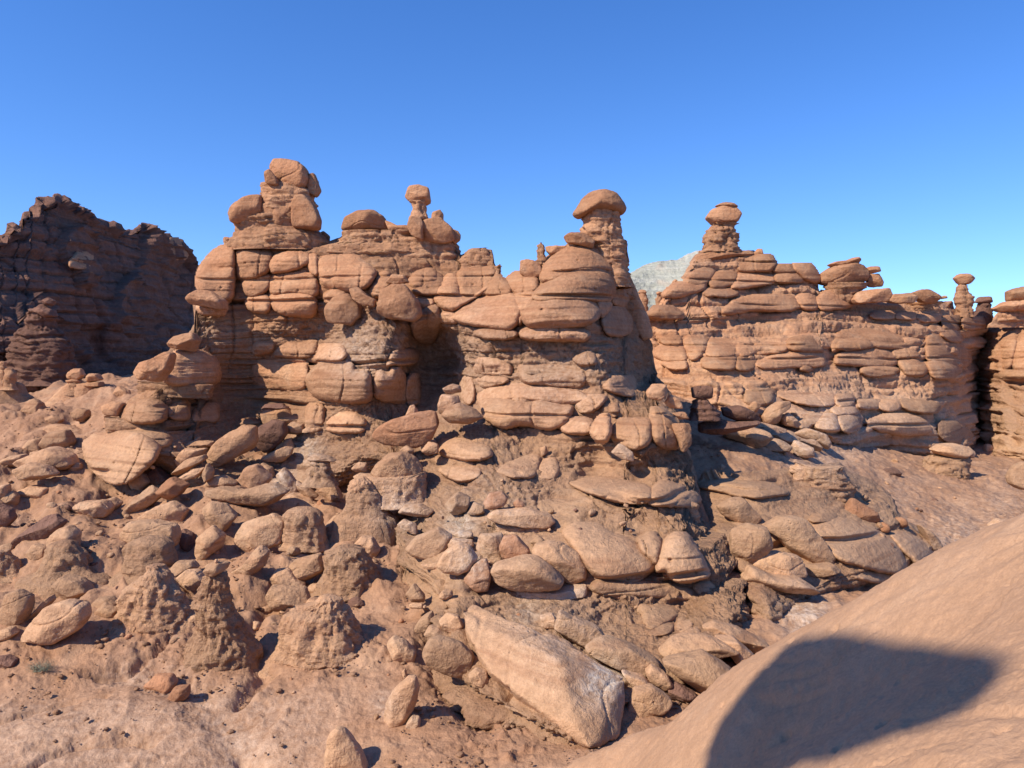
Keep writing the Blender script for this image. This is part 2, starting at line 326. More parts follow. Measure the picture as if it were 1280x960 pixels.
def column(name, px, D, mat, parent=None, kd=.85, n=2.5, seed=0, rough=.6, bed=.16, flute=.0, dpx=1.5, lump=.06, dome=.2, flare=0., sink=0.):
    """a pillar, neck or mound whose left and right edges are given from top to bottom"""
    px = np.asarray(px, float); v0, v1 = px[:, 1].min(), px[:, 1].max()
    nv_ = max(6, int((v1-v0)/dpx)+1); vs = np.linspace(v0+.01, v1-.01, nv_); xl = []; xr = []
    for v in vs:
        xs = []
        for a, b in zip(px, np.roll(px, -1, 0)):
            if (a[1]-v)*(b[1]-v) <= 0 and a[1] != b[1]: xs.append(a[0]+(b[0]-a[0])*(v-a[1])/(b[1]-a[1]))
        xl.append(min(xs) if xs else np.nan); xr.append(max(xs) if xs else np.nan)
    xl = np.array(xl); xr = np.array(xr); nc = int(np.clip(np.pi*(xr-xl).max()/dpx*.55, 20, 420))
    th = np.linspace(0, 2*np.pi, nc, endpoint=False); ct, st = np.cos(th), np.sin(th)
    sup = 1/((np.abs(ct)**n+np.abs(st)**n)**(1/n))
    if flare:
        tt = np.clip((np.linspace(0, 1, nv_)-.68)/.32, 0, 1)**2; m_ = (xl+xr)/2; h2 = (xr-xl)/2*(1+flare*tt); xl, xr = m_-h2, m_+h2
    mid = (xl+xr)/2; half = (xr-xl)/2; C = unproj(mid, vs, np.full(nv_, D)); E = unproj(xr, vs, np.full(nv_, D))
    a = (E-C)[:, 0]; aref = np.median(a)
    b = kd*(a*.75+aref*.25)
    P = np.zeros((nv_, nc, 3)); P[..., 0] = C[:, 0][:, None]+a[:, None]*(ct*sup)[None]; P[..., 1] = D+b[:, None]*(st*sup)[None]; P[..., 2] = C[:, 2][:, None]
    top = P[:1].copy(); topc = top.mean(1, keepdims=True)
    caps = [topc+(top-topc)*k+np.array([0, 0, dome*a[0]*math.sqrt(1-k*k)]) for k in (.02, .2, .4, .6, .75, .87, .95)]
    bot = P[-1:].copy(); bc = bot.mean(1, keepdims=True); low = [bc+(bot-bc)*(1+.12*k)-np.array([0, 0, sink*k/3]) for k in (1, 2, 3)] if sink else []
    P = np.concatenate(caps+[P]+low, 0); nr = P.shape[0]; Q = P.reshape(-1, 3); rs = np.random.RandomState(seed+5)
    nn = np.stack([np.tile(ct, nr), np.tile(st, nr), np.zeros(nr*nc)], 1)
    size = aref
    disp = lump*size*2*fbm(Q/size*.9, 3, seed)+(.015+.03*rough)*fbm(Q*6, 4, 5, .6)
    if bed: 
        bs_ = np.clip(aref/1.2, .45, 1.6); Qs = Q/bs_; zz = Qs[:, 2]+.16*perlin(Qs*.9, 3)+.05*perlin(Qs*3, 4); am = .55+.9*sstep(-.4, .4, perlin(Qs*1.3, 12))
        f1, f2, idw = worley(Qs*np.array([2.3, 2.3, 5.5])+.3*perlin(Qs*2, 14)[:, None], 15)
        disp += bs_*bed*(am*(.55*beds(zz, 3.1, 7)+.5*beds(zz, 7.7, 2)+.25*beds(zz, 15, 3))-.6+.7*(idw-.5)*sstep(0, .12, f2-f1)-.25*(1-sstep(0, .08, f2-f1)))
        jn = np.abs(perlin(Qs*np.array([1.5, 1.5, .25]), 17)); disp -= .6*bed*(1-sstep(0, .05, jn))
    if flute: disp += flute*(ridged(Q*np.array([5.5, 5.5, 1.1]), 4, 8, .6)-.9)
    kk = np.ones(nr); kk[:7] = [0, .05, .2, .45, .7, .85, .95]; disp = disp*np.repeat(kk, nc)
    Q = Q+nn*disp[:, None]
    F = []; ii = np.arange(nr*nc).reshape(nr, nc); jj = np.roll(ii, -1, 1)
    F = np.stack([ii[:-1], ii[1:], jj[1:], jj[:-1]], -1).reshape(-1, 4)
    org = np.array([C[-1, 0], D, Q[:, 2].min()])
    me = build_mesh(name, Q-org, F, mat, np.full(len(Q), rough), white_at(Q))
    return link(name, me, org, parent)
def chaikin(p, it=2):
    for _ in range(it):
        a, b = p, np.roll(p, -1, 0); p = np.stack([.8*a+.2*b, .2*a+.8*b], 1).reshape(-1, 2)
    return p
def fused_block(name, px, sheet, off, H, mat, parent, seed=0, rough=0., lump=.08, planes=3, step=1.25, grow=2.4):
    """a bulging block or ledge that is still part of the rock mass: its outline is sunk into the face, its front stands proud"""
    px = chaikin(np.asarray(px, float)); u0, v0 = px.min(0)-3; u1, v1 = px.max(0)+3; rs = np.random.RandomState(seed+3)
    us = np.arange(u0, u1+step, step); vs = np.arange(v0, v1+step, step); U, V = np.meshgrid(us, vs); shp = U.shape; u = U.ravel(); v = V.ravel()
    q = np.stack([u/14, v/14, 0*u+seed], 1); uu = u+1.6*perlin(q, 1)+.8*perlin(q*3, 3); vv = v+1.6*perlin(q, 2)+.8*perlin(q*3, 4)
    d = np.full(len(u), 1e9); ins = np.zeros(len(u), bool); cx, cy = px.mean(0)
    area2 = (px[:, 0]*np.roll(px[:, 1], -1)-np.roll(px[:, 0], -1)*px[:, 1]).sum(); sgn = 1 if area2 > 0 else -1
    for a, b in zip(px, np.roll(px, -1, 0)):
        e = b-a; L = np.hypot(*e)+1e-9; t = np.clip(((uu-a[0])*e[0]+(vv-a[1])*e[1])/(L*L), 0, 1); ds = np.hypot(uu-a[0]-t*e[0], vv-a[1]-t*e[1])
        ny = -e[0]/L*sgn                                      # >0 faces down in the picture
        d = np.minimum(d, ds*(1+.5*max(ny, 0)-.45*max(-ny, 0)))
        c = ((a[1] > vv) != (b[1] > vv)); xi = a[0]+(vv-a[1])*(b[0]-a[0])/((b[1]-a[1]) if abs(b[1]-a[1]) > 1e-9 else 1e-9); ins ^= c & (uu < xi)
    d = np.where(ins, d, -d)+grow
    w, h_ = u1-u0, v1-v0; Rr = min(.27*min(w, h_), 12)
    t = np.clip(d/Rr, 0, 1); prof = (1-(1-t)**2.3)**(1/2.3)
    Db = sheet.D(u, v)+off; P = unproj(u, v, Db); W = w*Db.mean()/FPX; Hh = h_*Db.mean()/FPX; size = math.sqrt(W*Hh)
    x = (P[:, 0]-P[:, 0].mean())/W*2; z = (P[:, 2]-P[:, 2].mean())/Hh*2; offn = rs.uniform(-30, 30, 3)
    hh = H*(1+0*x)
    for k in range(planes):
        a = rs.uniform(0, 6.28); b = rs.uniform(-.3, .35); hh = np.minimum(hh, H*(1.02-rs.uniform(.35, .8)*np.maximum(0, math.cos(a)*x+math.sin(a)*z-b)))
    hh = hh-H*.18*np.maximum(0, -z)                          # weathered back toward the foot
    hh = hh+lump*2.4*H*fbm(P/size*1.5+offn, 3, 1, .45)+.3*H*perlin(np.stack([P[:, 0]/size*1.1, P[:, 1]*0, P[:, 2]/size*2.2], 1)+offn, 6)*.6
    if rs.rand() < .4 and h_ > 12:                           # a bedding seam
        zz = z+.25*perlin(P/size*1.5+offn, 7)-rs.uniform(-.5, .5); hh -= (.05+.05*H)*(1-sstep(0, .07, np.abs(zz)))
    if rs.rand() < .35 and w > 25:                           # an upright joint
        xx = x+.3*perlin(P/size*1.2+offn, 8)-rs.uniform(-.5, .5); hh -= (.06+.08*H)*(1-sstep(0, .05, np.abs(xx)))
    f1, f2, idp = worley(P*4.2+offn, 5); hh -= .07*sstep(.28, .05, f1)*(idp > .78)   # pits
    hh += .014*fbm(P*6, 4, 5, .6)+rough*.12*(fbm(P*4, 4, 6, .6)+.4*ridged(P*np.array([4, 4, 2]), 3, 8)-.3)
    Sb = H/.5 if H > .5 else 1.; zw = P[:, 2]+.35*perlin(P*.22, 62)+.05*perlin(P*1.3, 63); hh += (.13*beds(zw, 1.7, 1)+.08*beds(zw, 4.3, 2)+.06*beds(zw, 10, 4)-.12)*(.5+.9*sstep(-.3, .3, perlin(P*.5+offn, 21)))*min(1., H*1.6)+.34*bed_line(P)
    h = -.32+(hh+.32)*prof
    P = unproj(u, v, Db-h); keep = (d > -step*.8).reshape(shp)
    F = grid_faces(*shp); k4 = keep.ravel()[F].all(1); F = F[k4]; used = np.unique(F); mp = np.full(len(u), -1); mp[used] = np.arange(len(used)); P = P[used]; F = mp[F]
    org = np.array([P[:, 0].mean(), P[:, 1].mean(), P[:, 2].min()])
    me = build_mesh(name, P-org, F, mat, np.full(len(P), rough), white_at(P)); return link(name, me, org, parent)
def hull_rock(name, pts, mat, parent=None, voxel=.035, smooth=10, seed=0, lump=.05):
    """an angular block: convex hull of corner points given with their own distances, edges worn round"""
    bm = bmesh.new()
    for u, v, D in pts: bm.verts.new(unproj(u, v, D))
    bmesh.ops.convex_hull(bm, input=bm.verts); bmesh.ops.delete(bm, geom=[v for v in bm.verts if not v.link_faces], context='VERTS'); bmesh.ops.recalc_face_normals(bm, faces=bm.faces)
    me = bpy.data.meshes.new('tmp'); bm.to_mesh(me); bm.free(); ob = bpy.data.objects.new('tmp', me); sc.collection.objects.link(ob)
    m = ob.modifiers.new('r', 'REMESH'); m.mode = 'VOXEL'; m.voxel_size = voxel
    m = ob.modifiers.new('s', 'SMOOTH'); m.factor = .5; m.iterations = smooth
    dg = bpy.context.evaluated_depsgraph_get(); ev = ob.evaluated_get(dg); m2 = bpy.data.meshes.new_from_object(ev)
    n = len(m2.vertices); P = np.empty(n*3, np.float32); m2.vertices.foreach_get('co', P); P = P.reshape(-1, 3).astype(float); N = np.empty(n*3, np.float32); m2.vertex_normals.foreach_get('vector', N); N = N.reshape(-1, 3)
    F = np.array([list(p.vertices) for p in m2.polygons if len(p.vertices) == 4]); bpy.data.objects.remove(ob); size = np.ptp(P, axis=0).mean()
    d = lump*size*fbm(P/size*1.8+seed, 3, 1, .45)+.02*fbm(P*3.5, 4, 5, .6)-.03*(1-sstep(0, .035, np.abs(perlin(P*.75+seed, 9))))
    f1, f2, i1 = worley(P*3.3, 6); d -= .035*sstep(.22, .05, f1)*(i1 > .75)
    P = P+N*d[:, None]; org = np.array([P[:, 0].mean(), P[:, 1].mean(), P[:, 2].min()])
    return link(name, build_mesh(name, P-org, F, mat, np.zeros(len(P)), white_at(P)), org, parent)
# ------------------------------------------------------------------ the lie of the land: (picture column, row, metres ahead)
G = [(0,500,36),(100,495,32),(0,560,27),(100,560,25),(0,620,22),(100,640,20.5),(200,640,20.5),(0,700,17.5),(100,720,16.8),(200,700,17.5),(300,700,18),(0,800,14.4),(100,800,14.4),(200,800,14.4),(300,800,14.6),(400,800,14.8),(450,740,16.7),(450,660,20),(450,600,23.5),(480,700,18),(500,800,14.3),(0,860,13),(150,860,12.8),(250,870,12.5),(350,880,12.3),(450,900,11.8),(0,955,11),(200,955,11),(400,955,11),(550,950,10.7),(600,925,11.2),(700,960,10.1),(700,1100,8.3),(300,1100,8.4),(0,1100,8.4),(-300,1100,8.6),(860,900,11.8),(950,800,14.4),(1050,760,16),(1200,670,24),(1190,690,22.8),(1130,620,29),(1250,610,32),(1270,580,40),(1100,590,31),(900,590,24),(900,550,27),(960,560,28),(1000,580,27),(900,520,31),(1060,640,23.6),(960,640,21.5),(1000,720,18.5),(1400,700,22),(1400,600,35),(600,500,32),(450,520,31),(250,500,30),(720,600,25),(700,700,18.2),(700,850,13.4),(-300,480,60),(100,475,62),(600,470,75),(1000,480,75),(1300,500,62),(1700,500,62),(-300,700,17),(-300,900,12),(30,530,29),(160,600,23)]
gp = np.array([unproj(u, v, D) for u, v, D in G])
GT = TPS(gp[:, :2], gp[:, 2], 10., 2e-3)
def pline(s): p = [tuple(float(a) for a in t.split(',')) for t in s.split()]; return p
def to_floor(p):
    out = []
    for u, v in p:
        D = np.geomspace(8, 40, 500); P = unproj(np.full(500, u), np.full(500, v), D); z = GT(np.stack([P[:, 0], P[:, 1]], 1)); out.append(P[np.argmax(P[:, 2] < z)][:2])
    return np.array(out)
CUTS = [(to_floor(pline(s_)), w_, d_) for s_, w_, d_ in (("150,836 200,846 240,862 275,885 295,915 305,960 310,1010", .38, .16), ("245,765 215,800 195,815 160,832 110,840", .10, .22), ("-40,915 0,905 35,892 70,880 130,868", .06, .13), ("30,965 60,948 95,933 150,926 190,930", .06, .14), ("380,1000 330,960 300,940", .08, .10), ("560,760 545,800 560,850 600,900", .3, .2), ("330,760 310,800 330,840 300,870", .15, .2))]
def carve(x, y):
    wx = x+.10*perlin(np.stack([x*2, y*2, 0*x], 1), 170); wy = y+.10*perlin(np.stack([x*2, y*2, 0*x], 1), 171); out = np.zeros(len(x)); ch = np.zeros(len(x))
    for i, (p, w_, d_) in enumerate(CUTS):
        ds = seg_dist(wx, wy, p); out -= d_*np.exp(-(ds/w_)**2)
        if i == 0: ch = np.exp(-(ds/(w_*1.1))**2)
    return out, ch
def ground_z(x, y):
    x = np.asarray(x, float).ravel(); y = np.asarray(y, float).ravel()
    z = GT(np.stack([x, np.clip(y, 5, 80)], 1)); f = sstep(60, 95, np.hypot(x*.9, y)); z = z*(1-f)-3.0*f
    lp = np.stack([x*.45, y*.45, 0*x], 1); m = sstep(12.5, 17, y)*sstep(60, 40, y)*.5+.05; m = m*(1-.6*sstep(2, 6, x))
    z = z+m*(fbm(lp, 4, 160)-.1)+.5*m*(ridged(np.stack([x*.42+.15*y, y*.2, 0*x], 1), 3, 165)-.75)*sstep(6, -2, x)
    near = (y < 30)&(y > 7); c = np.zeros(len(x)); c[near] = carve(x[near], y[near])[0]; z = z+c
    dome = .30*sstep(14, 11.5, y)*sstep(-1.5, -3.5, x)*perlin(np.stack([x*.35+3, y*.55, 0*x], 1), 172); z = z+dome
    return np.clip(z, -7.5, -.9)
def ray_ground(u, v):
    D = np.geomspace(6, 70, 700); P = unproj(np.full(700, u), np.full(700, v), D); below = P[:, 2] < ground_z(P[:, 0], P[:, 1])
    return float(D[np.argmax(below)]) if below.any() else 1e3
def radial_sheet(name, tl, Ds, zf, mat, roughf, dispf, whitef=white_at):
    T_, D_ = np.meshgrid(tl, Ds); X = T_*D_; Y = D_; Z = zf(X, Y).reshape(X.shape); P = np.stack([X, Y, Z], -1)
    n = grid_normals(P); n[n[..., 2] < 0] *= -1; Q = P.reshape(-1, 3); ro = roughf(Q); d = dispf(Q, ro)
    Q = Q+n.reshape(-1, 3)*d[:, None]
    F = grid_faces(*X.shape)[:, ::-1]
    return Q, F, ro
tl = np.concatenate([-np.geomspace(60, .76, 40), np.arange(-.745, .745, .00165), np.geomspace(.76, 60, 40)])
Ds = np.concatenate([[3.5, 4.5, 5.5, 6.5, 7.5], np.geomspace(8, 45, 560), np.geomspace(46, 90, 30), np.geomspace(100, 6000, 25)])
def g_rough(P):
    D = P[:, 1]; base = .3+.9*fbm(P*.55, 4, 60)+.9*sstep(.12, .35, fbm(P*np.array([.8, 1.6, 1])+9, 4, 91, .6))*sstep(15, 12, P[:, 1]); floor = sstep(14.5, 11, D)*sstep(-1.2, -2.2, P[:, 0]-.08*D)
    return np.clip(base*(1-.75*floor), 0, 1)
def g_disp(P, ro):
    far = sstep(55, 45, P[:, 1]); D = P[:, 1]
    cr = fbm(P*5, 4, 61, .6)*.06; lump = fbm(P*1.3, 3, 62)*.12; clod = worley(P*np.array([4.5, 4.5, 4.5])+.3*perlin(P*3, 66)[:, None], 63); cl = np.sqrt(np.clip(clod[1]-clod[0], 0, .5))*.12*(clod[2] > .35)
    rill = -np.abs(perlin(P*np.array([1.1, .35, .2])+.4*perlin(P*.8, 65)[:, None], 64)); rill = .22*np.maximum(rill, -.12)
    crk = 0
    sm = sstep(16, 12, D)*.45
    fine = fbm(P*16, 3, 69, .6)*.015
    return far*(lump*(1-sm)+(cr+cl)*(ro*1.1+.05)+rill+crk+fine)
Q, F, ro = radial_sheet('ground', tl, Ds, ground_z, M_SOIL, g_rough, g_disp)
wq = white_at(Q); nr_ = (Q[:, 1] < 16)&(Q[:, 1] > 7)&(np.abs(Q[:, 0]) < 12); wq[nr_] = np.maximum(wq[nr_], .22*carve(Q[nr_, 0], Q[nr_, 1])[1])
pale = sstep(13.2, 12.2, Q[:, 1]+.35*fbm(Q*.8, 3, 95))*sstep(-2.2, -3.4, Q[:, 0]); wq = np.maximum(wq, .17*pale); ro = ro*(1-.6*pale)
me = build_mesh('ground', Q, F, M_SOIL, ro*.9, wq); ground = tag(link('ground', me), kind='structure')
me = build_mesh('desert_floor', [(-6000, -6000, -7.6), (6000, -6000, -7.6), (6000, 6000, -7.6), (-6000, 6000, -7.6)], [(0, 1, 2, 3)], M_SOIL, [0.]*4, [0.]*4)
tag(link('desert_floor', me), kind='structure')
# smooth sandy slope the camera stands on
Mq = [(780,922,9.5),(880,889,8.8),(960,817,8.0),(1050,777,7.5),(1150,732,7.0),(1280,652,6.2),(1400,577,5.6),(900,968,6.),(1000,905,5.5),(1100,868,4.8),(1200,800,4.7),(1280,750,4.4),(1280,900,3.),(1100,940,3.6),(1000,955,4.4),(800,955,8.0),(1280,1000,2.4)]
mp_ = [tuple(unproj(*m)) for m in Mq]
ex = []
for m in Mq[:7]:
    p = unproj(*m); d = np.array([p[0], p[1]]); d /= np.linalg.norm(d); nrm = np.array([-.42, .9])
    for s, dz in ((.9, .62), (2.2, 2.3), (4.5, 4.3)): ex.append((p[0]+nrm[0]*s, p[1]+nrm[1]*s, max(p[2]-dz, -6.6)))
mp_ += ex+[(0, 0, -1.65), (0, 2, -2.0), (-2, 1, -2.9), (2, 0, -1.5), (5, 0, -1.1), (0, 4, -3.9), (-1, 6, -5.6), (-4, 3, -5.4), (8, 3, -.6), (9, 8, -2.5), (0, -6, -1.5), (6, -6, -1.), (-6, -4, -4.8), (1, 8.3, -5.2), (0, 9.5, -6.3)]
mp_ = np.array(mp_); MT = TPS(mp_[:, :2], mp_[:, 2], 5., 3e-3)
def m_height(x, y):
    z = MT(np.stack([x.ravel(), y.ravel()], 1)).reshape(x.shape); far = np.maximum(0, np.maximum(np.abs(x)-9, np.maximum(y-10, -y-7))); return np.clip(z, -7.2, 1.0)-far*1.5
def m_disp(Q):
    dn = Q@np.array([.9, .42, 0]); al = Q@np.array([-.42, .9, 0]); fr = np.stack([dn*2.6+.5*perlin(Q*1.1, 70), al*.55, Q[:, 2]*.3], 1)
    run = -np.maximum(0, 1-np.abs(perlin(fr, 71))*9)*sstep(.02, .25, perlin(Q*.55+7, 72)); run2 = -np.maximum(0, 1-np.abs(perlin(fr*2.3+5, 73))*6)*sstep(-.05, .2, perlin(Q*.7+3, 74))
    f1, f2, idp = worley(Q*3.1, 75); pit = -.045*sstep(.2, .04, f1)*(idp > .7); grit = np.maximum(0, perlin(Q*30, 76)-.25)*.035*sstep(-.25, .25, fbm(Q*.8, 3, 77))
    flake = .005*sstep(0, .02, fbm(Q*2.2, 4, 78, .6))
    return .035*fbm(Q*.8, 3, 81)+.016*fbm(Q*4.5, 4, 83, .6)+.004*fbm(Q*22, 2, 84, .6)+.035*run+.02*run2+pit+grit+flake
tt_, dd_ = np.meshgrid(np.concatenate([np.arange(-.16, .70, .0021), np.arange(.70, 1.6, .006)]), np.geomspace(1.6, 10.8, 430)); gx, gy = tt_*dd_, dd_; gz = m_height(gx, gy)
P = np.stack([gx, gy, gz], -1); n = grid_normals(P); n[n[..., 2] < 0] *= -1; Q = P.reshape(-1, 3); Q = Q+n.reshape(-1, 3)*m_disp(Q)[:, None]; F = grid_faces(*gx.shape)[:, ::-1]
gx, gy = np.meshgrid(np.arange(-16, 18, .25), np.arange(-13, 15, .25)); gz = m_height(gx, gy); tq = gx/np.maximum(gy, .1); ins = (tq > -.10)&(tq < 1.45)&(gy > 2.1)&(gy < 10.3); gz = gz-.12*ins
Q2 = np.stack([gx, gy, gz-.02], -1).reshape(-1, 3); F2 = grid_faces(*gx.shape)[:, ::-1]+len(Q)
Qa = np.concatenate([Q, Q2]); me = build_mesh('sandy_slope', Qa, np.concatenate([F, F2]), M_MOUND, sstep(6.2, 8.5, Qa[:, 1])*.5, np.zeros(len(Qa))); tag(link('sandy_slope', me), kind='structure')
def slope_hit(u, v):
    D = np.geomspace(1.5, 12, 800); P = unproj(np.full(800, u), np.full(800, v), D); z = MT(P[:, :2]); b = P[:, 2] < z
    return P[np.argmax(b)] if b.any() else None
# ------------------------------------------------------------------ large rock masses
def px(s): return [tuple(float(a) for a in t.split(',')[:3])+tuple(t.split(',')[3:]) for t in s.split()]
Sheet('mesa', px("755,352 786,341 804,331 823,326 847,325 859,317 873,313 900,309 930,320 980,340"), px("755,450 980,450"),
      [(760,400,300,'s'),(870,320,360),(870,345,330,'s'),(870,400,318,'m'),(820,400,316,'m'),(820,340,345,'s'),(980,400,320,'m'),(900,440,300)])
Sheet('left_butte', px("-160,330 -60,310 0,294 4,296 6,279 15,277 24,282 26,266 30,263 40,263 36,252 45,245 59,245 62,252 66,242 72,241 82,245 92,255 106,260 110,266 115,264 120,272 140,276 146,282 150,287 165,284 177,277 192,282 200,291 212,299 220,297 227,307 240,322 244,342 262,372 300,420"), px("-160,520 300,520"),
      [(-100,400,37),(0,320,44),(0,480,40,'s'),(60,300,48),(60,400,45),(60,480,43,'s'),(120,330,53),(120,430,50),(130,480,47,'s'),(180,300,61),(180,400,56),(190,470,52,'s'),(230,330,68),(230,400,63),(280,480,60),(40,430,41),(100,350,49),(150,400,51)])
Sheet('right_butte', px("786,402 800,396 807,394 816,386 829,370 835,358 847,352 861,344 863,331 865,325 871,321 922,317 930,313 942,312 953,317 971,331 989,331 1011,331 1020,338 1025,350 1023,354 1025,366 1028,362 1040,358 1068,364 1100,374 1146,378 1175,376 1190,376 1197,392 1219,394 1232,396 1242,420"),
      px("786,560 870,560 900,540 1000,560 1060,590 1100,610 1220,600 1242,590"),
      [(800,400,38),(820,390,38),(820,480,36,'s'),(830,430,37.5),(830,455,36.5),(900,500,33.5,'r'),(870,470,35,'s'),(900,400,38.5),(890,340,41,'s'),(910,370,40),(1000,335,42),(1000,385,41,'s'),(960,410,39.5,'s'),(900,410,39,'s'),(900,440,36.5),(1000,430,38),(1000,475,37,'m'),(950,500,34),(1000,510,34.5),(1000,550,32.5,'m'),(1060,560,33.5,'s'),(1060,520,35),(1080,390,42.5,'s'),(1120,395,43,'s'),(1060,390,42,'s'),(1160,390,44,'s'),(1190,420,44),(1190,400,45,'s'),(1225,410,48,'s'),(1230,460,50),(1215,480,46),(1100,430,40.5),(1100,450,40),(1080,480,38.5,'m'),(1150,480,40,'m'),(1100,500,38,'r'),(1120,540,37,'r'),(1190,470,41.5),(1190,540,39.5,'r'),(1110,560,37.5,'s'),(1160,575,38,'s'),(1212,560,42,'s'),(1230,560,47,'s'),(1090,600,36,'m'),(1180,600,37.5,'m'),(930,540,32),(790,500,37)])
Sheet('right_wall', px("1180,440 1200,436 1208,431 1219,418 1236,409 1244,404 1280,402 1340,398 1440,400 1560,420"), px("1180,605 1260,600 1330,620 1560,640"),
      [(1190,450,56),(1208,440,54),(1200,560,50,'s'),(1215,500,51),(1235,430,49),(1250,480,46,'s'),(1280,420,46,'r'),(1250,450,46.5),(1280,480,44.5,'s'),(1260,520,44,'s'),(1260,560,42.5,'r'),(1240,585,42,'s'),(1320,590,40,'s'),(1320,520,42,'s'),(1320,440,44),(1450,500,40,'s'),(1560,560,38)])
Sheet('butte', px("128,520 158,502 168,494 175,489 192,482 200,470 210,440 222,426 238,414 244,400 245,372 246,350 252,335 262,321 280,311 292,304 294,300 396,300 405,302 430,293 440,288 500,286 520,296 572,300 576,318 590,312 604,309 615,312 619,332 630,345 650,345 655,331 672,325 690,312 704,308 712,300 724,290 778,290 782,300 784,330 788,350 796,368 804,385 808,402 814,425 819,450 822,470 836,485 845,505 858,535 862,560 868,585 876,610 884,640 898,670 912,700 930,740 948,795"),
      px("128,590 200,600 262,650 330,680 400,640 470,600 486,640 494,700 508,760 520,830 560,885 620,915 720,956 790,920 880,885 948,805"),
      [(140,520,24.6),(170,490,24.5),(140,570,23.5),(200,470,25,'m'),(200,500,24.3,'s'),(180,560,22.8,'r'),(200,590,22),(245,400,26.5,'m'),(225,425,26,'m'),(245,350,27),(265,325,27.5),(300,310,27),(300,390,27,'r'),(310,470,27.6,'s'),(280,440,26.6,'r'),(300,520,27,'m'),(240,520,25,'s'),(260,570,23.5,'m'),(260,640,21),(330,560,25,'m'),(350,400,26.2),(350,410,26.3,'m'),(345,350,26.6),(360,450,26.6),(340,500,27,'s'),(400,300,27,'s'),(400,350,25.9),(450,405,25,'m'),(500,415,24.8,'m'),(400,420,26.3,'m'),(400,460,25),(430,480,24.3),(500,460,24.3,'r'),(440,520,24,'m'),(430,560,23.5,'m'),(430,600,22.2,'m'),(380,600,22.5),(470,350,25.5),(470,310,26.6,'s'),(540,310,26.6,'s'),(590,325,26.4,'s'),(540,345,26),(535,430,27.2,'m'),(550,470,27,'s'),(525,500,26,'m'),(555,400,25,'m'),(600,360,25.6),(600,400,23.9),(600,425,23.4,'m'),(620,460,23.2,'s'),(600,450,23.6,'m'),(680,430,22.9,'m'),(720,432,22.6,'m'),(680,460,22.5,'s'),(680,390,22.9),(670,340,24.6),(740,290,25,'s'),(735,345,24),(740,420,22.6,'r'),(760,460,22,'m'),(780,300,26,'s'),(778,360,25.2,'r'),(800,400,27.5,'m'),(795,450,25,'m'),(815,470,27,'m'),(640,520,21.6,'r'),(720,500,21.8,'r'),(720,540,20.8),(800,540,20,'r'),(650,550,21.2,'m'),(720,560,20.4,'m'),(800,575,19.4,'m'),(845,580,20.2,'m'),(850,540,20.6,'m'),(858,600,19.6,'m'),(822,500,22,'m'),(560,540,21.8,'m'),(560,570,20.9,'r'),(620,560,20.6,'m'),(640,590,19.4,'m'),(700,590,19.8,'m'),(820,620,17.6,'s'),(868,650,17.4,'m'),(500,600,20.5,'m'),(500,640,19.2,'m'),(560,630,18.8,'m'),(600,620,18.6,'m'),(620,665,16.9,'m'),(560,680,16.6,'r'),(620,700,16,'r'),(620,740,15.1,'s'),(620,765,14.6,'m'),(740,590,20.2),(800,590,19.8),(740,618,18,'r'),(800,622,17.6,'r'),(740,640,17.6,'m'),(810,645,17.3,'m'),(800,662,17.0,'r'),(800,690,16.1,'r'),(700,640,17.9,'r'),(720,665,16.4,'r'),(600,646,17.6,'r'),(600,664,16.9,'m'),(700,700,15.8),(700,740,15.2,'s'),(700,770,14.4,'m'),(770,700,15.7,'r'),(760,765,15,'m'),(810,775,14.8,'m'),(870,720,15.9,'r'),(860,760,15.4,'m'),(540,740,15,'r'),(560,800,13.6,'m'),(515,770,15,'m'),(600,800,13.3),(650,860,12),(720,910,10.9,'m'),(720,948,10.4,'m'),(600,880,11.9,'m'),(560,870,12.5,'m'),(520,825,13.9,'m'),(780,850,12.4),(800,900,11.8,'m'),(870,860,12.6),(870,800,13.7,'m'),(915,795,14.0,'m'),(885,700,16.4,'m'),(490,700,17.6,'m'),(940,800,14.8,'m'),(884,640,18.8,'m'),(898,670,17.9,'m'),(914,703,17.0,'m'),(931,742,15.9,'m')])
Sheet('right_ledges', px("838,612 872,600 880,597 900,592 950,590 990,586 1020,582 1050,578 1062,590 1090,600 1098,606 1112,620 1122,645 1140,655 1165,672 1182,690 1190,705"),
      px("838,660 890,700 915,740 940,800 970,808 1050,760 1150,730 1190,715"),
      [(880,600,21),(840,640,20.5,'m'),(850,680,18.5,'m'),(900,610,20.4,'s'),(950,610,20,'s'),(1000,600,21,'m'),(1030,600,21,'s'),(1060,600,22,'m'),(1090,612,22.4,'m'),(880,640,19.6,'m'),(930,640,19,'r'),(960,690,17.6),(900,680,17.5,'m'),(915,740,15.6,'m'),(950,760,15.2,'m'),(1000,700,17.8),(1000,750,16.4,'m'),(1050,650,19.5,'r'),(1040,720,17.3,'s'),(1100,660,20),(1100,725,18,'m'),(1150,680,20.5,'r'),(1180,700,21,'r'),(940,800,14.6,'m'),(1080,745,17,'m'),(1120,640,21.6,'m'),(970,720,16.8,'s')])
tag(SHEETS['mesa'].build('pale_mesa', M_MESA, None, du=1.6, dv=1.6, amp=.6, back=60, cell=(12, 12, 9), seed=5, foot=20),
    'pale grey mesa with whitish fluted cliffs far behind the ridge', 'mesa')
E = {}
def mass(key, name, at, label, cat, sheetname, face, mat, **k):
    E[key] = empty(name, unproj(*at), label, cat); SHEETS[sheetname].build(face, mat, E[key], **k)
mass('lb', 'shaded_butte', (120, 480, 52), 'dark shaded rock butte with jagged top, far left behind the small hoodoos', 'butte', 'left_butte', 'cliff_face', M_DARK_OR_SHADED, du=1.5, dv=1.5, amp=.95, back=12, cell=(3.0, 3.0, 2.2), seed=21)
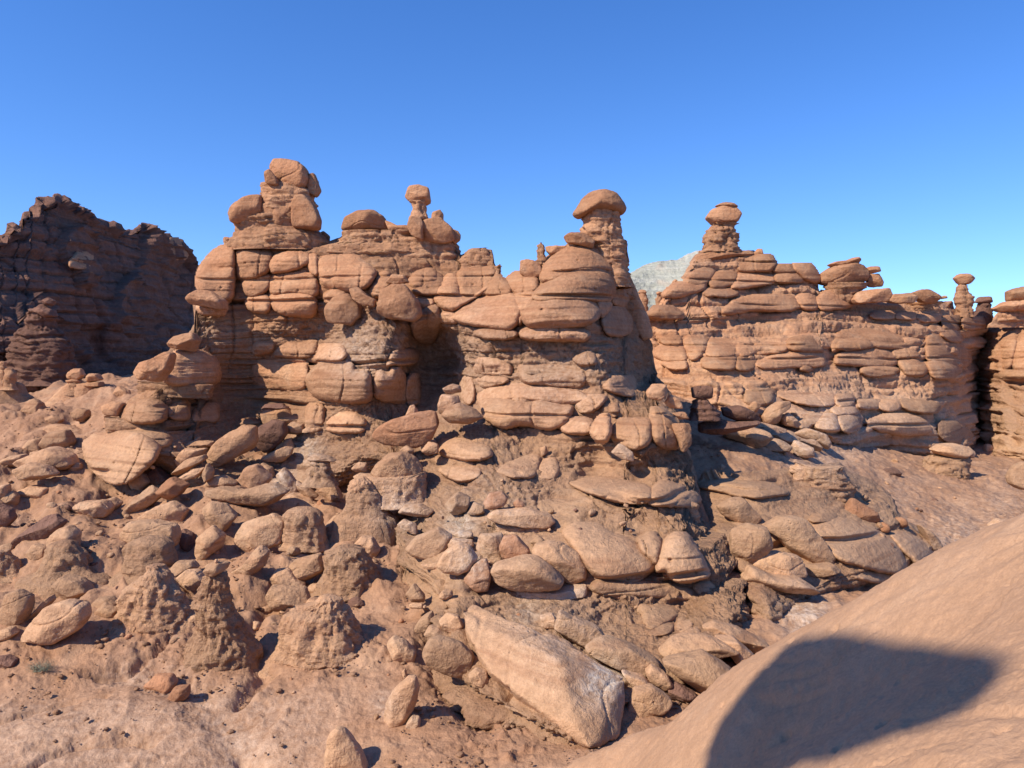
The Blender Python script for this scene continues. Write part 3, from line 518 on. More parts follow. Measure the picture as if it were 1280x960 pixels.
mass('rb', 'sandstone_ridge', (1020, 560, 38), 'long sunlit layered ridge with capped blocks on the right, behind the bench', 'ridge', 'right_butte', 'cliff_face', M_ROCK, du=1.5, dv=1.5, amp=.8, back=8, cell=(2.2, 2.2, 1.3), seed=31)
mass('rw', 'sandstone_wall', (1260, 590, 44), 'layered rock wall at the right edge beyond the dark cleft', 'cliff', 'right_wall', 'cliff_face', M_ROCK, du=1.5, dv=1.5, amp=.8, back=10, cell=(2.6, 2.6, 1.4), seed=41)
mass('mb', 'sandstone_butte', (480, 600, 24), 'large sunlit butte of stacked rounded blocks and crumbling mudstone filling the centre', 'butte', 'butte', 'cliff_face', M_ROCK, du=1.45, dv=1.45, amp=.8, back=6, cell=(1.35, 1.35, .7), seed=51, side=2, jag=1.)
mass('rl', 'ledge_outcrop', (1020, 740, 18), 'rounded ledges stepping down to the wash right of the big butte', 'outcrop', 'right_ledges', 'ledge_face', M_ROCK, du=1.45, dv=1.45, amp=.5, back=3, cell=(1.1, 1.1, .7), seed=61)
SH4 = {'mb': 'butte', 'rb': 'right_butte', 'rw': 'right_wall', 'rl': 'right_ledges', 'lb': 'left_butte'}
def hitD(u, v):
    best = ray_ground(u, v)
    for s in SHEETS.values():
        if s.name != 'mesa' and s.inside(u, v): best = min(best, float(s.D(u, v)[0]))
    return best
TILE = {'A': (0,180,4), 'B': (220,180,4), 'C': (500,200,4), 'D': (780,230,4.923), 'E': (1000,300,4.571), 'F': (0,380,4), 'G': (220,380,4), 'H': (500,380,4), 'I': (780,380,4), 'J': (1000,460,4.571), 'K': (0,560,4), 'L': (220,560,4), 'M': (480,560,4), 'N': (740,560,4), 'O': (0,720,4), 'Q': (280,720,4), 'R': (560,720,4), 'S': (840,600,2.909), 'P': (0,0,1)}
MATS = {'r': M_ROCK, 'd': M_DARK_OR_SHADED, 'o': M_ORANGE, 'p': M_PALE, 's': M_SOIL}
def item(line, idx):
    # tile kind owner options | outline | label | category | group
    f = [x.strip() for x in line.split('|')]; hd = f[0].split(); ox, oy, k = TILE[hd[0]]; kind = hd[1]; own = hd[2]
    opt = dict(o.split('=') for o in hd[3:])
    pts = np.array([[float(a) for a in t.split(',')] for t in f[1].split()])/k+np.array([ox, oy])
    parent = None if own == '-' else E[own]
    name = opt.get('nm', {'b': 'boulder', 'e': 'rock_block', 'c': 'strata_band', 'm': 'mudstone_mound'}[kind])
    mat = MATS[opt.get('mat', 'r')]; seed = idx*7+3
    u = pts[:, 0].mean(); v0, v1 = pts[:, 1].min(), pts[:, 1].max()
    vb = v1-.08*(v1-v0)
    if 'D' in opt: D = float(opt['D'])
    elif parent is not None and 'D' in parent.keys(): D = parent['D']+float(opt.get('o', 0))
    elif own in SH4: c, _ = centroid(pts); D = float(SHEETS[SH4[own]].D(c[0], c[1]+.15*(v1-v0))[0])+float(opt.get('o', 0))
    else: D = hitD(u, vb)+float(opt.get('o', 0))
    W = np.ptp(pts[:, 0])*D/FPX
    crest = own in SH4 and (pts[:, 1] < np.interp(pts[:, 0], SHEETS[SH4[own]].top[:, 0], SHEETS[SH4[own]].top[:, 1])-2.5).sum() >= 2
    if kind == 'e' and own in SH4 and not crest:
        sh_ = SHEETS[SH4[own]]; c, _ = centroid(pts); W = np.ptp(pts[:, 0])*D/FPX; Hh = (v1-v0)*D/FPX
        off = D-float(sh_.D(c[0], c[1]+.15*(v1-v0))[0]); off = max(-1.2, off)*.55 if 'D' not in opt else max(-1., min(.2, off))
        kH = 1. if own == 'mb' else .8
        Hd_ = kH*(.40*float(opt['T'])*W+.12) if 'T' in opt else .09*W+.12*Hh+.14
        o = fused_block(name, pts, sh_, off, min(Hd_, .9 if own == 'mb' else 1.1), mat, parent, seed, float(opt.get('r', 0)), float(opt.get('l', .08)))
    elif kind in 'be':
        kw = dict(embedded=(kind == 'e'), seed=seed, n=float(opt.get('n', 3.2 if kind == 'e' else 2.9))*(1.4 if kind == 'e' else 1), facets=int(opt.get('f', 6)), rough=float(opt.get('r', 0)), bed=float(opt.get('bed', 0)), lump=float(opt.get('l', .08)))
        if 'T' in opt: kw['T'] = float(opt['T'])*W
        if 'pl' in opt: kw['planes'] = [tuple(float(a) for a in q.split(',')) for q in opt['pl'].split(';')]
        o = outline_rock(name, pts, D+(-.12 if kind == 'e' else .2*W), mat, parent, **kw)
    else:
        mud = kind == 'm'
        o = column(name, pts, D+.2*W, mat, parent, kd=float(opt.get('kd', .8)), n=float(opt.get('n', 2.6)), seed=seed, rough=float(opt.get('r', .75 if mud else .55)), bed=float(opt.get('bed', .03 if mud else .16)), flute=float(opt.get('fl', .055 if mud else .0)), lump=float(opt.get('l', .10 if mud else .05)), dome=.55 if mud else .2, flare=.45 if mud else 0., sink=(.9 if mud else .25) if (own == '-' or own in HOODS) else 0.)
    if len(f) > 2 and f[2]: o['label'] = f[2]
    if parent is None: o['category'] = f[3] if len(f) > 3 and f[3] else 'boulder'
    if len(f) > 4 and f[4]: o['group'] = f[4]
    return o
HOODS = {'spike', 'stump', 'stub2', 'tiny', 'shade', 'edge', 'twin', 'cone', 'ped'}
def hoodoo(key, name, u, v, D, label, cat='hoodoo', group=None):
    E[key] = empty(name, unproj(u, v, D), label, cat, group); E[key]['D'] = D
DATA = """
# --- crest of the big butte, left tower
@tower rock_tower 345 312 27.0 | tallest tower on the big butte's left crest, a lumpy block above bulging lobes | rock tower
B c tower nm=neck kd=.7 | 292,385 722,385 712,425 745,462 775,492 770,545 285,545 290,440
B c tower nm=neck kd=.7 | 425,200 600,196 695,240 700,345 430,345 420,235
B b tower nm=cap_rock T=.4 f=6 n=3.2 | 465,110 490,75 560,80 620,95 650,130 662,175 652,215 620,232 560,215 510,203 480,160
B b tower nm=cap_rock T=.5 o=-.3 | 445,140 470,128 500,165 516,208 470,206 447,190
B b tower nm=cap_rock T=.5 o=.2 | 650,158 690,150 710,190 724,235 700,265 665,250 645,210
B b tower nm=lobe T=.42 n=2.8 o=-.2 | 268,345 290,305 350,270 430,250 437,395 380,382 320,396 280,392
B b tower nm=lobe T=.4 n=3 o=-.2 l=.12 | 437,300 520,282 580,310 582,420 500,410 435,396
B b tower nm=lobe T=.42 n=2.7 o=-.35 | 582,300 600,260 645,262 695,320 726,380 715,430 650,425 585,416
B b tower nm=cap_rock T=.5 o=1.2 | 712,450 740,436 768,460 765,490 720,480
B c mb kd=.6 | 238,495 246,470 262,470 275,490 290,535 230,535
B b mb nm=cap_rock | 236,478 244,465 264,466 276,482 262,492 242,490
# --- left block wall of the crest
B e mb o=-.5 T=.4 | 105,665 130,610 180,550 240,515 288,515 290,700 280,780 220,825 140,800 108,730
B e mb o=-1.1 T=.4 l=.1 | 65,772 105,730 170,735 235,780 245,828 160,815 80,802
B e mb o=-1 T=.4 | 105,815 200,800 245,832 240,858 120,852
B e mb o=-.2 | 297,535 400,512 480,545 470,650 330,690 300,640
B e mb o=-.3 | 465,600 500,565 560,545 655,550 668,595 600,630 480,652
B e mb o=-.2 T=.22 n=3.6 | 468,670 560,648 690,655 712,740 690,775 580,742 470,758
B e mb o=-.5 T=.28 n=3.2 l=.1 | 470,765 520,742 640,750 690,768 702,840 682,868 540,857 482,822
B e mb o=-.35 T=.3 | 335,692 420,670 470,662 462,735 380,772 345,745
B e mb o=-.5 T=.35 | 352,795 380,760 460,765 470,830 440,848 365,832
B e mb o=-.2 T=.2 | 660,560 700,555 708,660 670,640
B e mb o=-.15 T=.2 n=3.3 | 712,575 800,560 900,560 1000,630 985,700 880,755 800,745 740,705 712,660
B e mb o=-.6 T=.3 | 770,640 850,600 940,600 1000,645 960,720 860,740 790,720
B e mb o=-.6 | 745,760 790,735 850,750 800,788 750,795
B b mb nm=rock_head o=-.8 T=.42 l=.12 f=7 | 750,812 790,762 860,752 915,810 920,862 880,908 760,892 748,850
B b mb nm=rock_head o=-.9 T=.35 | 862,725 910,712 960,760 1002,778 995,815 930,802 880,772
B e mb o=-.2 | 968,740 1010,660 1060,640 1080,700 1040,760 990,770
B b mb nm=rock_head o=-.9 T=.42 l=.1 f=7 n=2.9 | 1000,840 1030,740 1080,705 1150,715 1210,790 1226,850 1190,885 1060,872
B b mb nm=rock_slab o=-.9 T=.4 | 1050,695 1080,653 1140,658 1166,692 1120,702
B b mb nm=rock_slab o=-1 T=.4 | 1085,705 1140,700 1166,725 1120,738
B b mb nm=cap_rock T=.4 n=2.4 o=-.2 | 830,425 850,368 920,335 990,330 1040,365 1062,432 960,425 850,447
B b mb nm=cap_rock T=.35 o=-.2 | 1040,372 1110,412 1175,408 1190,462 1070,442
B c mb kd=.5 bed=.16 o=.1 | 842,435 1190,440 1200,480 1300,560 1280,610 1150,625 960,600 860,570 720,560 712,515 800,500
B e mb o=-.2 | 1165,700 1200,650 1280,622 1330,700 1290,765 1200,752
# --- small headed hoodoo on the crest
@little hoodoo 528 300 26.4 | small hoodoo with a square knobbly head on the crest, centre of the big butte | hoodoo
C c little nm=neck kd=.8 | 48,200 135,205 130,255 150,300 38,300 62,250
C b little nm=head T=.42 l=.14 n=3.4 f=7 | 28,185 45,135 95,130 142,140 152,212 132,227 90,207 50,208
C b little nm=shoulder T=.5 o=-.3 | 35,335 50,285 100,283 116,320 113,405 60,375
C b little nm=shoulder T=.35 n=3 o=-.2 | 115,302 200,288 262,345 272,400 220,418 118,402
C b little nm=shoulder T=.5 | 158,330 162,262 200,250 216,272 217,330
C b little nm=shoulder T=.5 o=.2 | 255,345 290,355 303,375 300,402 275,420 255,400
C c mb kd=.5 bed=.14 D=26.5 | -10,385 285,395 300,440 305,480 320,530 -10,540
C c mb kd=.6 bed=.14 D=26.2 | 298,495 340,445 430,438 465,480 475,570 300,560
C c mb kd=.8 | 478,530 500,520 508,550 500,600 475,600
C e mb | 45,620 90,570 160,550 222,600 205,685 120,685 60,662
C e mb o=-.1 | 280,560 370,530 470,545 480,620 420,690 300,690
C e mb o=-.5 T=.28 | 172,692 200,620 262,570 292,600 290,680 350,690 410,640 440,592 448,640 350,702 272,757 200,737
C e mb o=-.5 T=.4 | 430,645 482,572 530,615 560,640 545,672 470,682 432,672
C e mb o=-.6 T=.3 n=3 f=6 | 262,790 330,738 480,680 560,675 605,740 592,820 540,857 400,832 290,812
C e mb o=-.4 | 550,690 670,655 668,720 622,790 600,832 575,780
C e mb | 75,680 160,688 172,722 110,752
C e mb r=.3 | 185,775 270,762 300,815 200,818
C e mb r=.6 o=-.3 | 110,750 180,725 205,790 180,880 150,930 80,900 50,820
C e mb o=-.1 | 525,605 600,558 680,590 692,652 600,682 550,655
C e mb nm=pinnacle T=.5 | 603,505 640,498 700,520 710,575 650,602 600,565
C c mb nm=pinnacle | 680,430 705,412 726,425 735,520 690,540 680,470
C b mb nm=cap_rock T=.5 | 728,430 800,432 832,430 835,465 760,480 732,455
# --- big toadstool
@toad toadstool 748 350 24.6 | broad mushroom shaped hoodoo with a smooth domed cap, highest point right of centre | hoodoo
C c toad nm=neck kd=.85 bed=.2 n=2.4 | 905,262 1098,262 1104,320 1112,370 1125,420 1140,520 1160,640 900,640 940,520 960,430 890,372 908,320
C b toad nm=cap T=.46 n=2.2 f=1 l=.03 | 865,268 890,235 912,195 952,165 1020,153 1080,173 1117,218 1128,250 1108,278 1060,268 990,262 930,275 905,297 880,287
C b toad nm=flange T=.4 o=-.4 | 820,383 850,362 912,363 972,402 962,442 900,425 835,412
C c toad nm=neck kd=.5 o=-.1 | 835,405 965,412 1000,470 840,460
C e mb o=-.5 T=.3 n=2.6 | 703,592 730,520 850,438 960,448 1050,500 1085,555 1000,545 880,548 780,602 720,612
C e mb o=-.9 T=.27 n=3.2 f=6 | 663,682 720,630 790,590 900,538 1010,548 1072,600 1072,682 1040,714 900,697 780,702 690,712
C e mb o=-.9 T=.3 n=2.9 l=.1 f=7 | 612,802 620,750 680,710 800,683 920,695 1002,730 1002,782 930,832 780,848 650,842
C e mb o=-.7 | 990,710 1052,720 1042,762 1010,792 992,745
C e mb o=-.6 T=.4 | 1008,800 1050,742 1110,742 1158,800 1152,862 1100,884 1030,872
C e mb o=-.3 T=.4 | 1060,662 1110,655 1138,700 1120,735 1060,722
C e mb T=.5 | 1140,560 1175,640 1230,760 1265,880 1200,900 1150,800 1120,650
C e mb o=-.5 T=.3 r=.3 n=3.5 nm=rock_ledge | 598,860 650,845 880,838 948,872 930,908 750,902 610,897
C e mb o=-.4 T=.2 r=.3 nm=rock_ledge l=.14 | 368,872 420,848 590,860 562,898 440,895
# --- right ridge
@spire hoodoo 900 325 42 | slim banded hoodoo with a flat slab on its round cap, on the right ridge crest | hoodoo
D c spire nm=neck kd=.8 bed=.3 | 552,236 680,238 690,290 708,335 700,360 712,425 455,425 490,370 505,300
D b spire nm=cap T=.45 n=3 l=.06 | 507,208 540,158 600,138 680,145 713,187 690,237 610,243 550,243
D b spire nm=cap_slab T=.42 n=3 | 562,135 610,115 660,114 697,142 640,150
D b spire nm=base_slab T=.3 o=-.3 | 413,485 450,432 620,418 780,403 792,432 650,462 480,492
D b rb nm=pinnacle T=.5 | 795,432 820,400 845,400 855,435
D e rb n=3.6 | 918,520 1020,498 1065,545 930,548
D e rb n=3 | 928,550 1060,548 1105,602 1060,608 930,612
D e rb nm=cap_rock n=3 | 1028,505 1140,496 1178,542 1208,595 1150,608 1090,572
D c rb D=42.5 kd=.6 | 1108,605 1190,605 1192,690 1108,670
D e rb | 238,692 300,630 400,612 500,612 492,657 320,702
D e rb | 478,665 600,650 700,660 692,692 520,692
D e rb n=2.8 | 380,600 430,540 550,520 545,580 500,620 400,622
D e rb n=2.8 | 518,605 600,540 690,555 692,620 600,642 540,642
D e rb n=2.8 | 658,642 700,560 820,555 922,560 928,612 800,632 700,647
D e rb o=-.5 T=.25 n=2.7 | 603,788 700,720 880,688 1040,700 1092,762 1000,782 800,775 650,804
D e rb o=-.4 | 1048,702 1130,680 1182,722 1192,772 1110,778
D e rb o=-.5 T=.35 | 130,818 200,760 280,758 372,818 300,834
D e rb | 830,440 900,450 940,498 900,540 840,540 700,540 700,490
@post hoodoo 803 392 44 | thin reddish post in front of the pale mesa, left of the two | hoodoo
D c post nm=shaft | 88,660 130,655 145,700 145,820 95,820 90,730
D b post nm=cap T=.5 | 85,668 100,650 130,652 138,672 110,682
@posts hoodoo 824 392 43 | thin reddish post in front of the pale mesa, right of the two | hoodoo
D c posts nm=shaft | 205,665 235,668 238,740 240,790 170,800 190,740
D b posts nm=cap T=.5 | 198,670 210,662 235,664 238,682 205,682
D b rb nm=cap_rock D=41 T=.5 | 296,602 315,585 332,598 330,612 300,614
# ridge crest to the right
E c rb nm=neck D=42 kd=.7 | 135,240 385,245 380,265 330,300 320,360 130,360 150,280
E b rb nm=cap_rock D=42 T=.42 n=2.9 l=.05 | 118,245 132,190 190,150 300,133 350,148 382,190 372,242 250,247 150,254
E b rb nm=cap_slab D=42 T=.4 n=2.6 | 165,140 200,124 250,120 320,97 347,115 342,137 250,142 190,154
E b rb nm=cap_rock D=42.4 T=.45 | 372,162 400,154 450,148 458,182 390,194
E b rb nm=cap_rock D=42.4 T=.45 | 382,198 450,192 474,237 462,267 390,267
E e rb D=41.6 T=.3 | 93,352 150,300 240,298 307,370 250,392 120,402
E e rb D=41.8 T=.3 | 303,342 340,295 500,275 517,310 490,352 320,364
E e rb D=42.8 T=.3 | 498,352 530,310 640,303 667,330 642,362 540,360
E e rb D=43.4 T=.3 | 643,302 690,285 750,283 802,330 770,362 700,357 660,332
E b rb D=44 nm=cap_rock | 798,327 830,316 840,332 810,338
E c rb D=44 kd=.3 bed=.2 | 315,352 800,350 805,445 300,445
E e rb | 408,432 460,414 542,418 542,452 420,452
E e rb | 545,422 650,424 662,457 550,457
E e rb | 668,442 790,428 803,462 690,467
@pin hoodoo 1203 398 46 | slim pinnacle with a diamond shaped cap near the right end of the ridge crest | hoodoo
E c pin nm=neck kd=.85 bed=.25 | 903,248 947,252 960,300 992,325 980,370 990,440 890,440 895,370 878,332 895,290
E b pin nm=cap T=.45 n=2.2 f=4 | 882,217 910,194 960,193 998,220 960,252 910,252
@stub hoodoo 1228 400 48 | squat dark flat topped stub beside the slim pinnacle on the ridge crest | hoodoo
E c stub nm=shaft mat=d | 1030,350 1080,350 1092,400 1105,485 980,485 1000,420
E b stub nm=cap mat=d T=.5 n=3.5 | 1008,357 1030,325 1080,324 1088,358 1050,364
E e rb | 808,452 860,440 922,445 932,512 830,517
E e rb D=45.6 | 933,462 1000,446 1062,450 1067,502 940,512
E e rb T=.2 n=3 | 173,632 220,520 330,483 480,500 560,545 622,560 648,612 560,627 420,612 300,622
E e rb o=-.4 | 198,622 240,570 380,568 422,612 300,632
E e rb T=.2 n=3.6 | 198,712 220,660 360,622 520,640 562,717 400,722
E e rb n=3.4 | 518,632 630,622 692,682 560,692
E e rb o=-.3 | 563,702 650,690 737,747 700,782 600,772
E e rb n=3.2 | 338,747 440,725 562,740 542,772 400,782
E e rb T=.25 n=3.2 | 718,562 750,490 800,518 832,570 940,620 977,692 930,732 820,702 723,692
E e rb o=-.5 | 798,532 880,523 932,577 850,577
E e rb | 728,702 830,698 922,742 880,792 750,792
# right wall
@wallcap hoodoo 1262 400 46 | flat stepped cap rock at the right edge of the picture, on the wall crest | cap rock
E b wallcap nm=cap_slab T=.3 n=3 | 1112,392 1180,355 1280,343 1420,350 1420,402 1150,408
E b wallcap nm=cap_rock T=.35 n=3.4 o=.2 | 1198,292 1240,275 1280,268 1420,258 1420,350 1203,352
E c wallcap nm=neck kd=.1 bed=.2 | 1132,398 1430,398 1440,500 1070,500
E e rw T=.2 n=3 | 940,640 1040,550 1150,535 1240,545 1212,742 1080,752 990,702
E e rw T=.2 n=3 | 1210,702 1250,560 1400,540 1400,752 1230,752
E e rw n=3.4 | 990,760 1080,752 1290,760 1400,760 1400,800 1080,800
# --- hoodoos in front of the dark butte
@shade hoodoo 52 475 38 | hoodoo with a rounded head and stepped body against the dark shaded butte | hoodoo
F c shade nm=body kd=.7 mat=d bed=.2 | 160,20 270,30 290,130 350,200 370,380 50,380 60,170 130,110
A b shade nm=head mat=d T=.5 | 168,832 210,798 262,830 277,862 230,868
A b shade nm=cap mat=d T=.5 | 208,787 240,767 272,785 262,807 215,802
A e lb D=47 T=.3 | 345,610 380,560 420,545 460,570 465,620 400,625
A e lb D=57 | 845,500 870,472 910,510 940,560 900,590 850,560
# left edge hoodoos
@edge hoodoo 10 500 33 | pair of thin stacked pillars on a rounded base at the left edge | hoodoo
F c edge nm=pillar | 0,290 25,293 32,330 30,400 -10,400
F b edge nm=cap T=.5 | -12,300 8,284 28,292 26,312 0,318
F c edge nm=pillar o=-.2 | 22,325 70,325 80,345 75,400 20,400
F b edge nm=base T=.4 | -60,450 -20,400 90,395 112,450 152,472 132,542 100,560 -40,560
@twin hoodoo 95 512 32 | twin headed hoodoo with stacked slabs on a folded body, left of the big butte | hoodoo
F c twin nm=body kd=.7 bed=.05 n=2.4 r=.2 | 335,405 510,405 515,440 520,520 480,585 260,585 240,500 290,450
F b twin nm=head T=.5 | 330,357 365,325 402,323 417,355 395,380 340,374
F b twin nm=slab T=.45 n=3 | 333,382 370,374 402,380 407,397 345,397
F c twin nm=neck | 345,392 402,392 415,425 330,425
F b twin nm=head T=.5 o=-.1 | 423,377 450,347 490,350 510,380 440,390
F b twin nm=slab T=.45 n=3 o=-.1 | 418,402 440,388 507,390 514,412 440,414
F b - | 228,572 260,555 312,577 292,602 240,602 | egg shaped boulder at the left foot of the twin headed hoodoo
F b - o=-.4 | 358,545 390,520 442,530 446,560 420,590 375,582 | knobby brown boulder in front of the twin headed hoodoo
F b twin nm=foot T=.4 o=-.2 | 438,580 440,540 480,490 522,540 527,587
@cone hoodoo 42 520 30 | cone shaped rock on a crumbling neck between left edge pillars and twin headed hoodoo | hoodoo
F b cone nm=cap T=.5 | 103,550 160,472 202,492 224,552 190,568 130,562
F m cone nm=neck | 140,560 190,560 195,640 100,640
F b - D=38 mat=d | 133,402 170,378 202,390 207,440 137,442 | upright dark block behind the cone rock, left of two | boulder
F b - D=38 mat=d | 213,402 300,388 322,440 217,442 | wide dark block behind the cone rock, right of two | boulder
F b - D=31 | 563,468 590,408 642,432 660,452 600,478 | brown boulder in the gap between twin headed hoodoo and big butte
# --- left flank of the big butte
F e mb o=-.8 T=.4 l=.1 | 843,202 870,165 960,143 992,180 970,237 850,217
F e mb o=-1.1 T=.36 n=2.9 l=.11 f=7 | 813,372 850,280 880,243 1000,238 1087,290 1102,382 1060,412 880,407 830,397
F e mb o=-1.3 T=.4 n=2.6 | 663,342 690,295 760,283 830,238 862,250 845,330 800,387 700,377
F c mb o=-.3 bed=.14 kd=.35 | 700,385 1060,400 1060,470 940,475 700,465 690,420
F e mb o=-.7 T=.4 n=3 | 598,562 640,510 760,483 832,520 827,582 750,598 640,592
F e mb o=-.5 T=.4 | 506,510 560,488 617,495 592,562 530,552
F c mb o=-.1 bed=.1 kd=.4 | 530,565 820,590 830,630 700,640 540,640
F e mb n=3.6 | 838,522 940,482 952,582 840,575
F e mb n=3.6 | 958,592 980,520 1090,498 1098,592
F e mb o=-1 T=.36 n=2.6 l=.11 f=5 | 418,702 480,660 580,660 700,650 800,720 782,770 720,832 640,892 560,907 480,852 430,782
F e mb o=-.2 T=.3 | 440,690 560,630 720,630 860,660 850,720 580,720
F b - | 98,722 150,680 217,668 217,742 150,747 | smooth block left of the square cracked boulder, on the rise at far left
F b - n=3.4 | 213,702 250,640 332,630 362,690 350,722 230,728 | squarish boulder with a folded top, centre of the rise at far left
F b - D=27.5 T=.25 | 188,650 260,600 350,608 420,640 380,690 240,660 | flat pale shelf rock above the squarish boulder, far left
F b - T=.3 o=-.4 | 48,802 130,770 210,733 260,718 352,760 377,802 290,842 210,812 100,822 | broad sagging boulder draped over the left rise
F b - T=.35 o=-.9 | 68,832 150,793 230,808 282,852 200,882 110,874 | smooth flat boulder tucked under the broad sagging one
F b - | 0,792 60,758 122,753 132,770 60,822 8,822 | wedge shaped boulder left of the broad sagging one
F b - T=.35 | 915,717 960,683 1062,688 1067,710 960,724 | topmost thin slab of the leaning fan of slabs | slab
F b - T=.35 o=-.2 | 878,782 920,725 1032,723 1000,762 900,812 | thick second slab of the leaning fan | slab
F b - T=.35 o=-.5 | 858,855 930,778 1022,753 1032,775 960,817 890,858 | third slab of the leaning fan, narrow and tilted | slab
F b - T=.35 o=-.7 | 888,873 960,828 1022,818 992,862 920,882 | lowest slab of the leaning fan | slab
F b - o=-1 | 1008,862 1040,795 1067,830 1062,872 1025,890 | small pointed stone standing at the right end of the slab fan | rock
# --- left slope boulders
K b - | 648,172 670,135 720,128 752,170 700,217 660,207 | round stone below the large bulging block, left slope
K b - mat=d n=3.6 f=7 | 723,150 775,93 852,155 800,192 740,167 | angular grey brown block leaning beside the tan brick shaped boulder
K b - mat=o n=3.4 o=-.4 | 788,217 850,148 937,185 900,232 835,262 798,242 | tan brick shaped boulder with flat face below the slab fan
K b - T=.3 | 618,332 640,290 740,183 822,230 762,282 680,342 630,350 | long smooth boulder leaning left below the tan brick shaped one
K b - | 368,302 410,270 520,263 557,300 530,342 440,350 385,332 | low rounded boulder in the middle of the left slope
K b - | 518,262 570,248 607,275 580,312 550,302 | small wedge stone right of the low rounded boulder | rock
K b - T=.28 n=3.2 mat=d pl=-.3,-.6,.8,.55 | 68,472 200,350 270,333 322,375 270,432 200,472 90,492 | long brown boulder with a flat sloping top, left slope
K b - o=-.1 n=2.4 f=8 | 238,472 290,410 345,388 392,430 382,512 330,532 250,502 | cone topped pale boulder right of the long flat topped one
K m - o=-.2 l=.2 | 255,500 400,500 440,545 500,640 200,640 | crumbling brown mound under the cone topped boulder | mound
K b - | 138,522 170,480 237,498 237,540 180,562 145,547 | split stone in front of the cone topped boulder | rock
K b - n=3 l=.12 f=7 o=-.5 T=.34 | 613,432 640,380 765,362 872,385 887,440 872,492 790,512 700,492 620,462 | knobbly boulder with a hollow in its top, upper left slope
K b - T=.3 o=.2 | 688,352 790,290 862,268 932,310 905,400 850,420 750,400 | pale humped rock behind the knobbly hollow topped boulder
K m - l=.15 | 650,500 870,500 880,640 620,640 | dark crumbly pedestal under the knobbly hollow topped boulder | mound
K b - mat=d | 888,432 915,405 962,430 984,482 960,517 900,492 | dark egg shaped stone in the shaded hollow
K b - n=3.8 f=8 mat=r | 983,520 988,450 1050,393 1112,440 1102,502 1010,567 | angular block with a cleaved face right of the dark egg stone
K b - o=-.1 | 853,602 880,570 960,568 992,602 900,642 858,632 | smooth round stone behind the domed one, below the shaded hollow
K b - o=-.3 | 883,652 930,613 985,613 1027,652 1010,692 970,707 910,682 | domed stone left of the thin mud spire
K b - | 266,690 310,643 400,658 452,712 440,757 380,770 320,742 | smooth tan boulder resting above the huge one at lower left
O b - T=.45 | 3,160 30,95 90,73 152,100 150,165 110,260 60,262 15,230 | upright egg shaped boulder at the left edge, beside the huge one
O b - | 138,230 180,160 252,100 262,125 170,220 | narrow stone wedged between the egg shaped and the huge boulder | rock
O b - T=.34 n=2.7 o=-.3 f=7 | 105,310 160,230 250,150 330,123 422,150 434,202 402,262 300,322 200,335 120,322 | huge smooth tan boulder lying at lower left
O b - | 453,162 480,115 550,108 590,135 560,162 520,168 475,178 | flat stone on the left flank of the lower left mud mound | rock
O b - | 470,180 530,150 592,168 580,212 500,202 | rounded stone under the flat one on the lower left mud mound | rock
O b - | -20,285 20,265 60,258 87,285 50,312 -10,325 | low pointed stone below the egg shaped boulder, left edge | rock
K m - l=.2 fl=.08 n=2.1 r=1 | 720,640 740,598 790,598 830,640 890,740 970,850 960,900 560,900 600,780 660,690 | large crumbly mud mound left of the thin spire | mound
K m - l=.2 n=2.1 r=1 | -60,560 0,515 30,515 90,580 150,650 -60,660 | dark mud hump at the left edge of the slope | mound
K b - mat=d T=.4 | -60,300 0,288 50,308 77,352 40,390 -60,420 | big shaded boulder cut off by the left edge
K b - | -40,200 40,180 44,240 10,265 -40,260 | round boulder at the left edge above the slope
K b - | 8,262 60,213 87,240 82,282 40,302 | two humped stone near the left edge below the rise | rock
K b - T=.3 | 78,252 100,210 160,188 252,198 232,252 150,262 | long low boulder under the left rise
# spire
@spike mud_spire 272 855 13.6 | thin leaning mud spire with a small cap and flared crumbly foot, lower left | spire
O m spike nm=body kd=.85 n=2.1 l=.12 fl=.075 r=1 | 1045,0 1135,0 1125,80 1150,160 1200,250 1270,370 1310,500 1310,560 900,560 930,440 970,320 990,240 980,140 1015,50
K b spike nm=cap T=.4 | 1022,612 1050,575 1080,566 1147,575 1132,607 1060,642 1035,637
K b spike nm=knob T=.6 | 1072,572 1076,556 1086,556 1090,574
O b - | 898,232 940,198 987,193 987,227 940,252 903,254 | small pale twin stone at the left foot of the thin mud spire | rock
O b - mat=d | -30,410 30,398 77,422 77,447 30,455 -30,452 | small dark stone at the left edge beside the bush | rock
O b - mat=o T=.4 | 726,545 770,500 850,497 882,535 852,582 790,590 | flat oval reddish stone lying in the wash | rock
O b - mat=o | 838,612 870,560 942,548 947,592 910,632 860,637 | rounded reddish stone touching the flat oval one in the wash | rock
# --- centre left boulders
G b - T=.3 n=2.7 o=-.6 | 153,762 175,715 270,640 340,603 397,615 402,682 385,722 260,792 210,814 168,797 | long pale boulder with a pocked end, steeply slanted below the dark recess
G b - o=.1 | 283,622 310,575 380,570 432,590 402,622 330,612 | rounded boulder behind the long pale slanted one
G b - T=.38 n=2.5 mat=d o=-.5 | 386,672 410,620 490,576 547,590 557,642 520,702 450,744 410,712 | dark pitted egg shaped boulder right of the long pale slanted one
G b - T=.36 l=.1 | 428,547 470,515 550,510 592,555 562,590 500,577 450,602 435,577 | smooth domed boulder above the dark pitted one
G b - D=25.4 mat=d | 425,525 450,500 530,497 560,520 500,530 | thin dark slab on top of the smooth domed boulder | slab
G b - T=.3 | 498,577 560,558 632,562 637,602 590,602 540,592 | thin ledge stone bridging the domed boulder and the butte | slab
G b - o=-.3 | 543,622 580,588 637,600 637,640 590,654 545,647 | small pale egg stone right of the dark pitted boulder | rock
G b - T=.36 o=-.4 | 430,767 480,740 550,713 582,722 575,752 530,792 460,787 | smooth pale slab stone sitting on a short mud post | slab
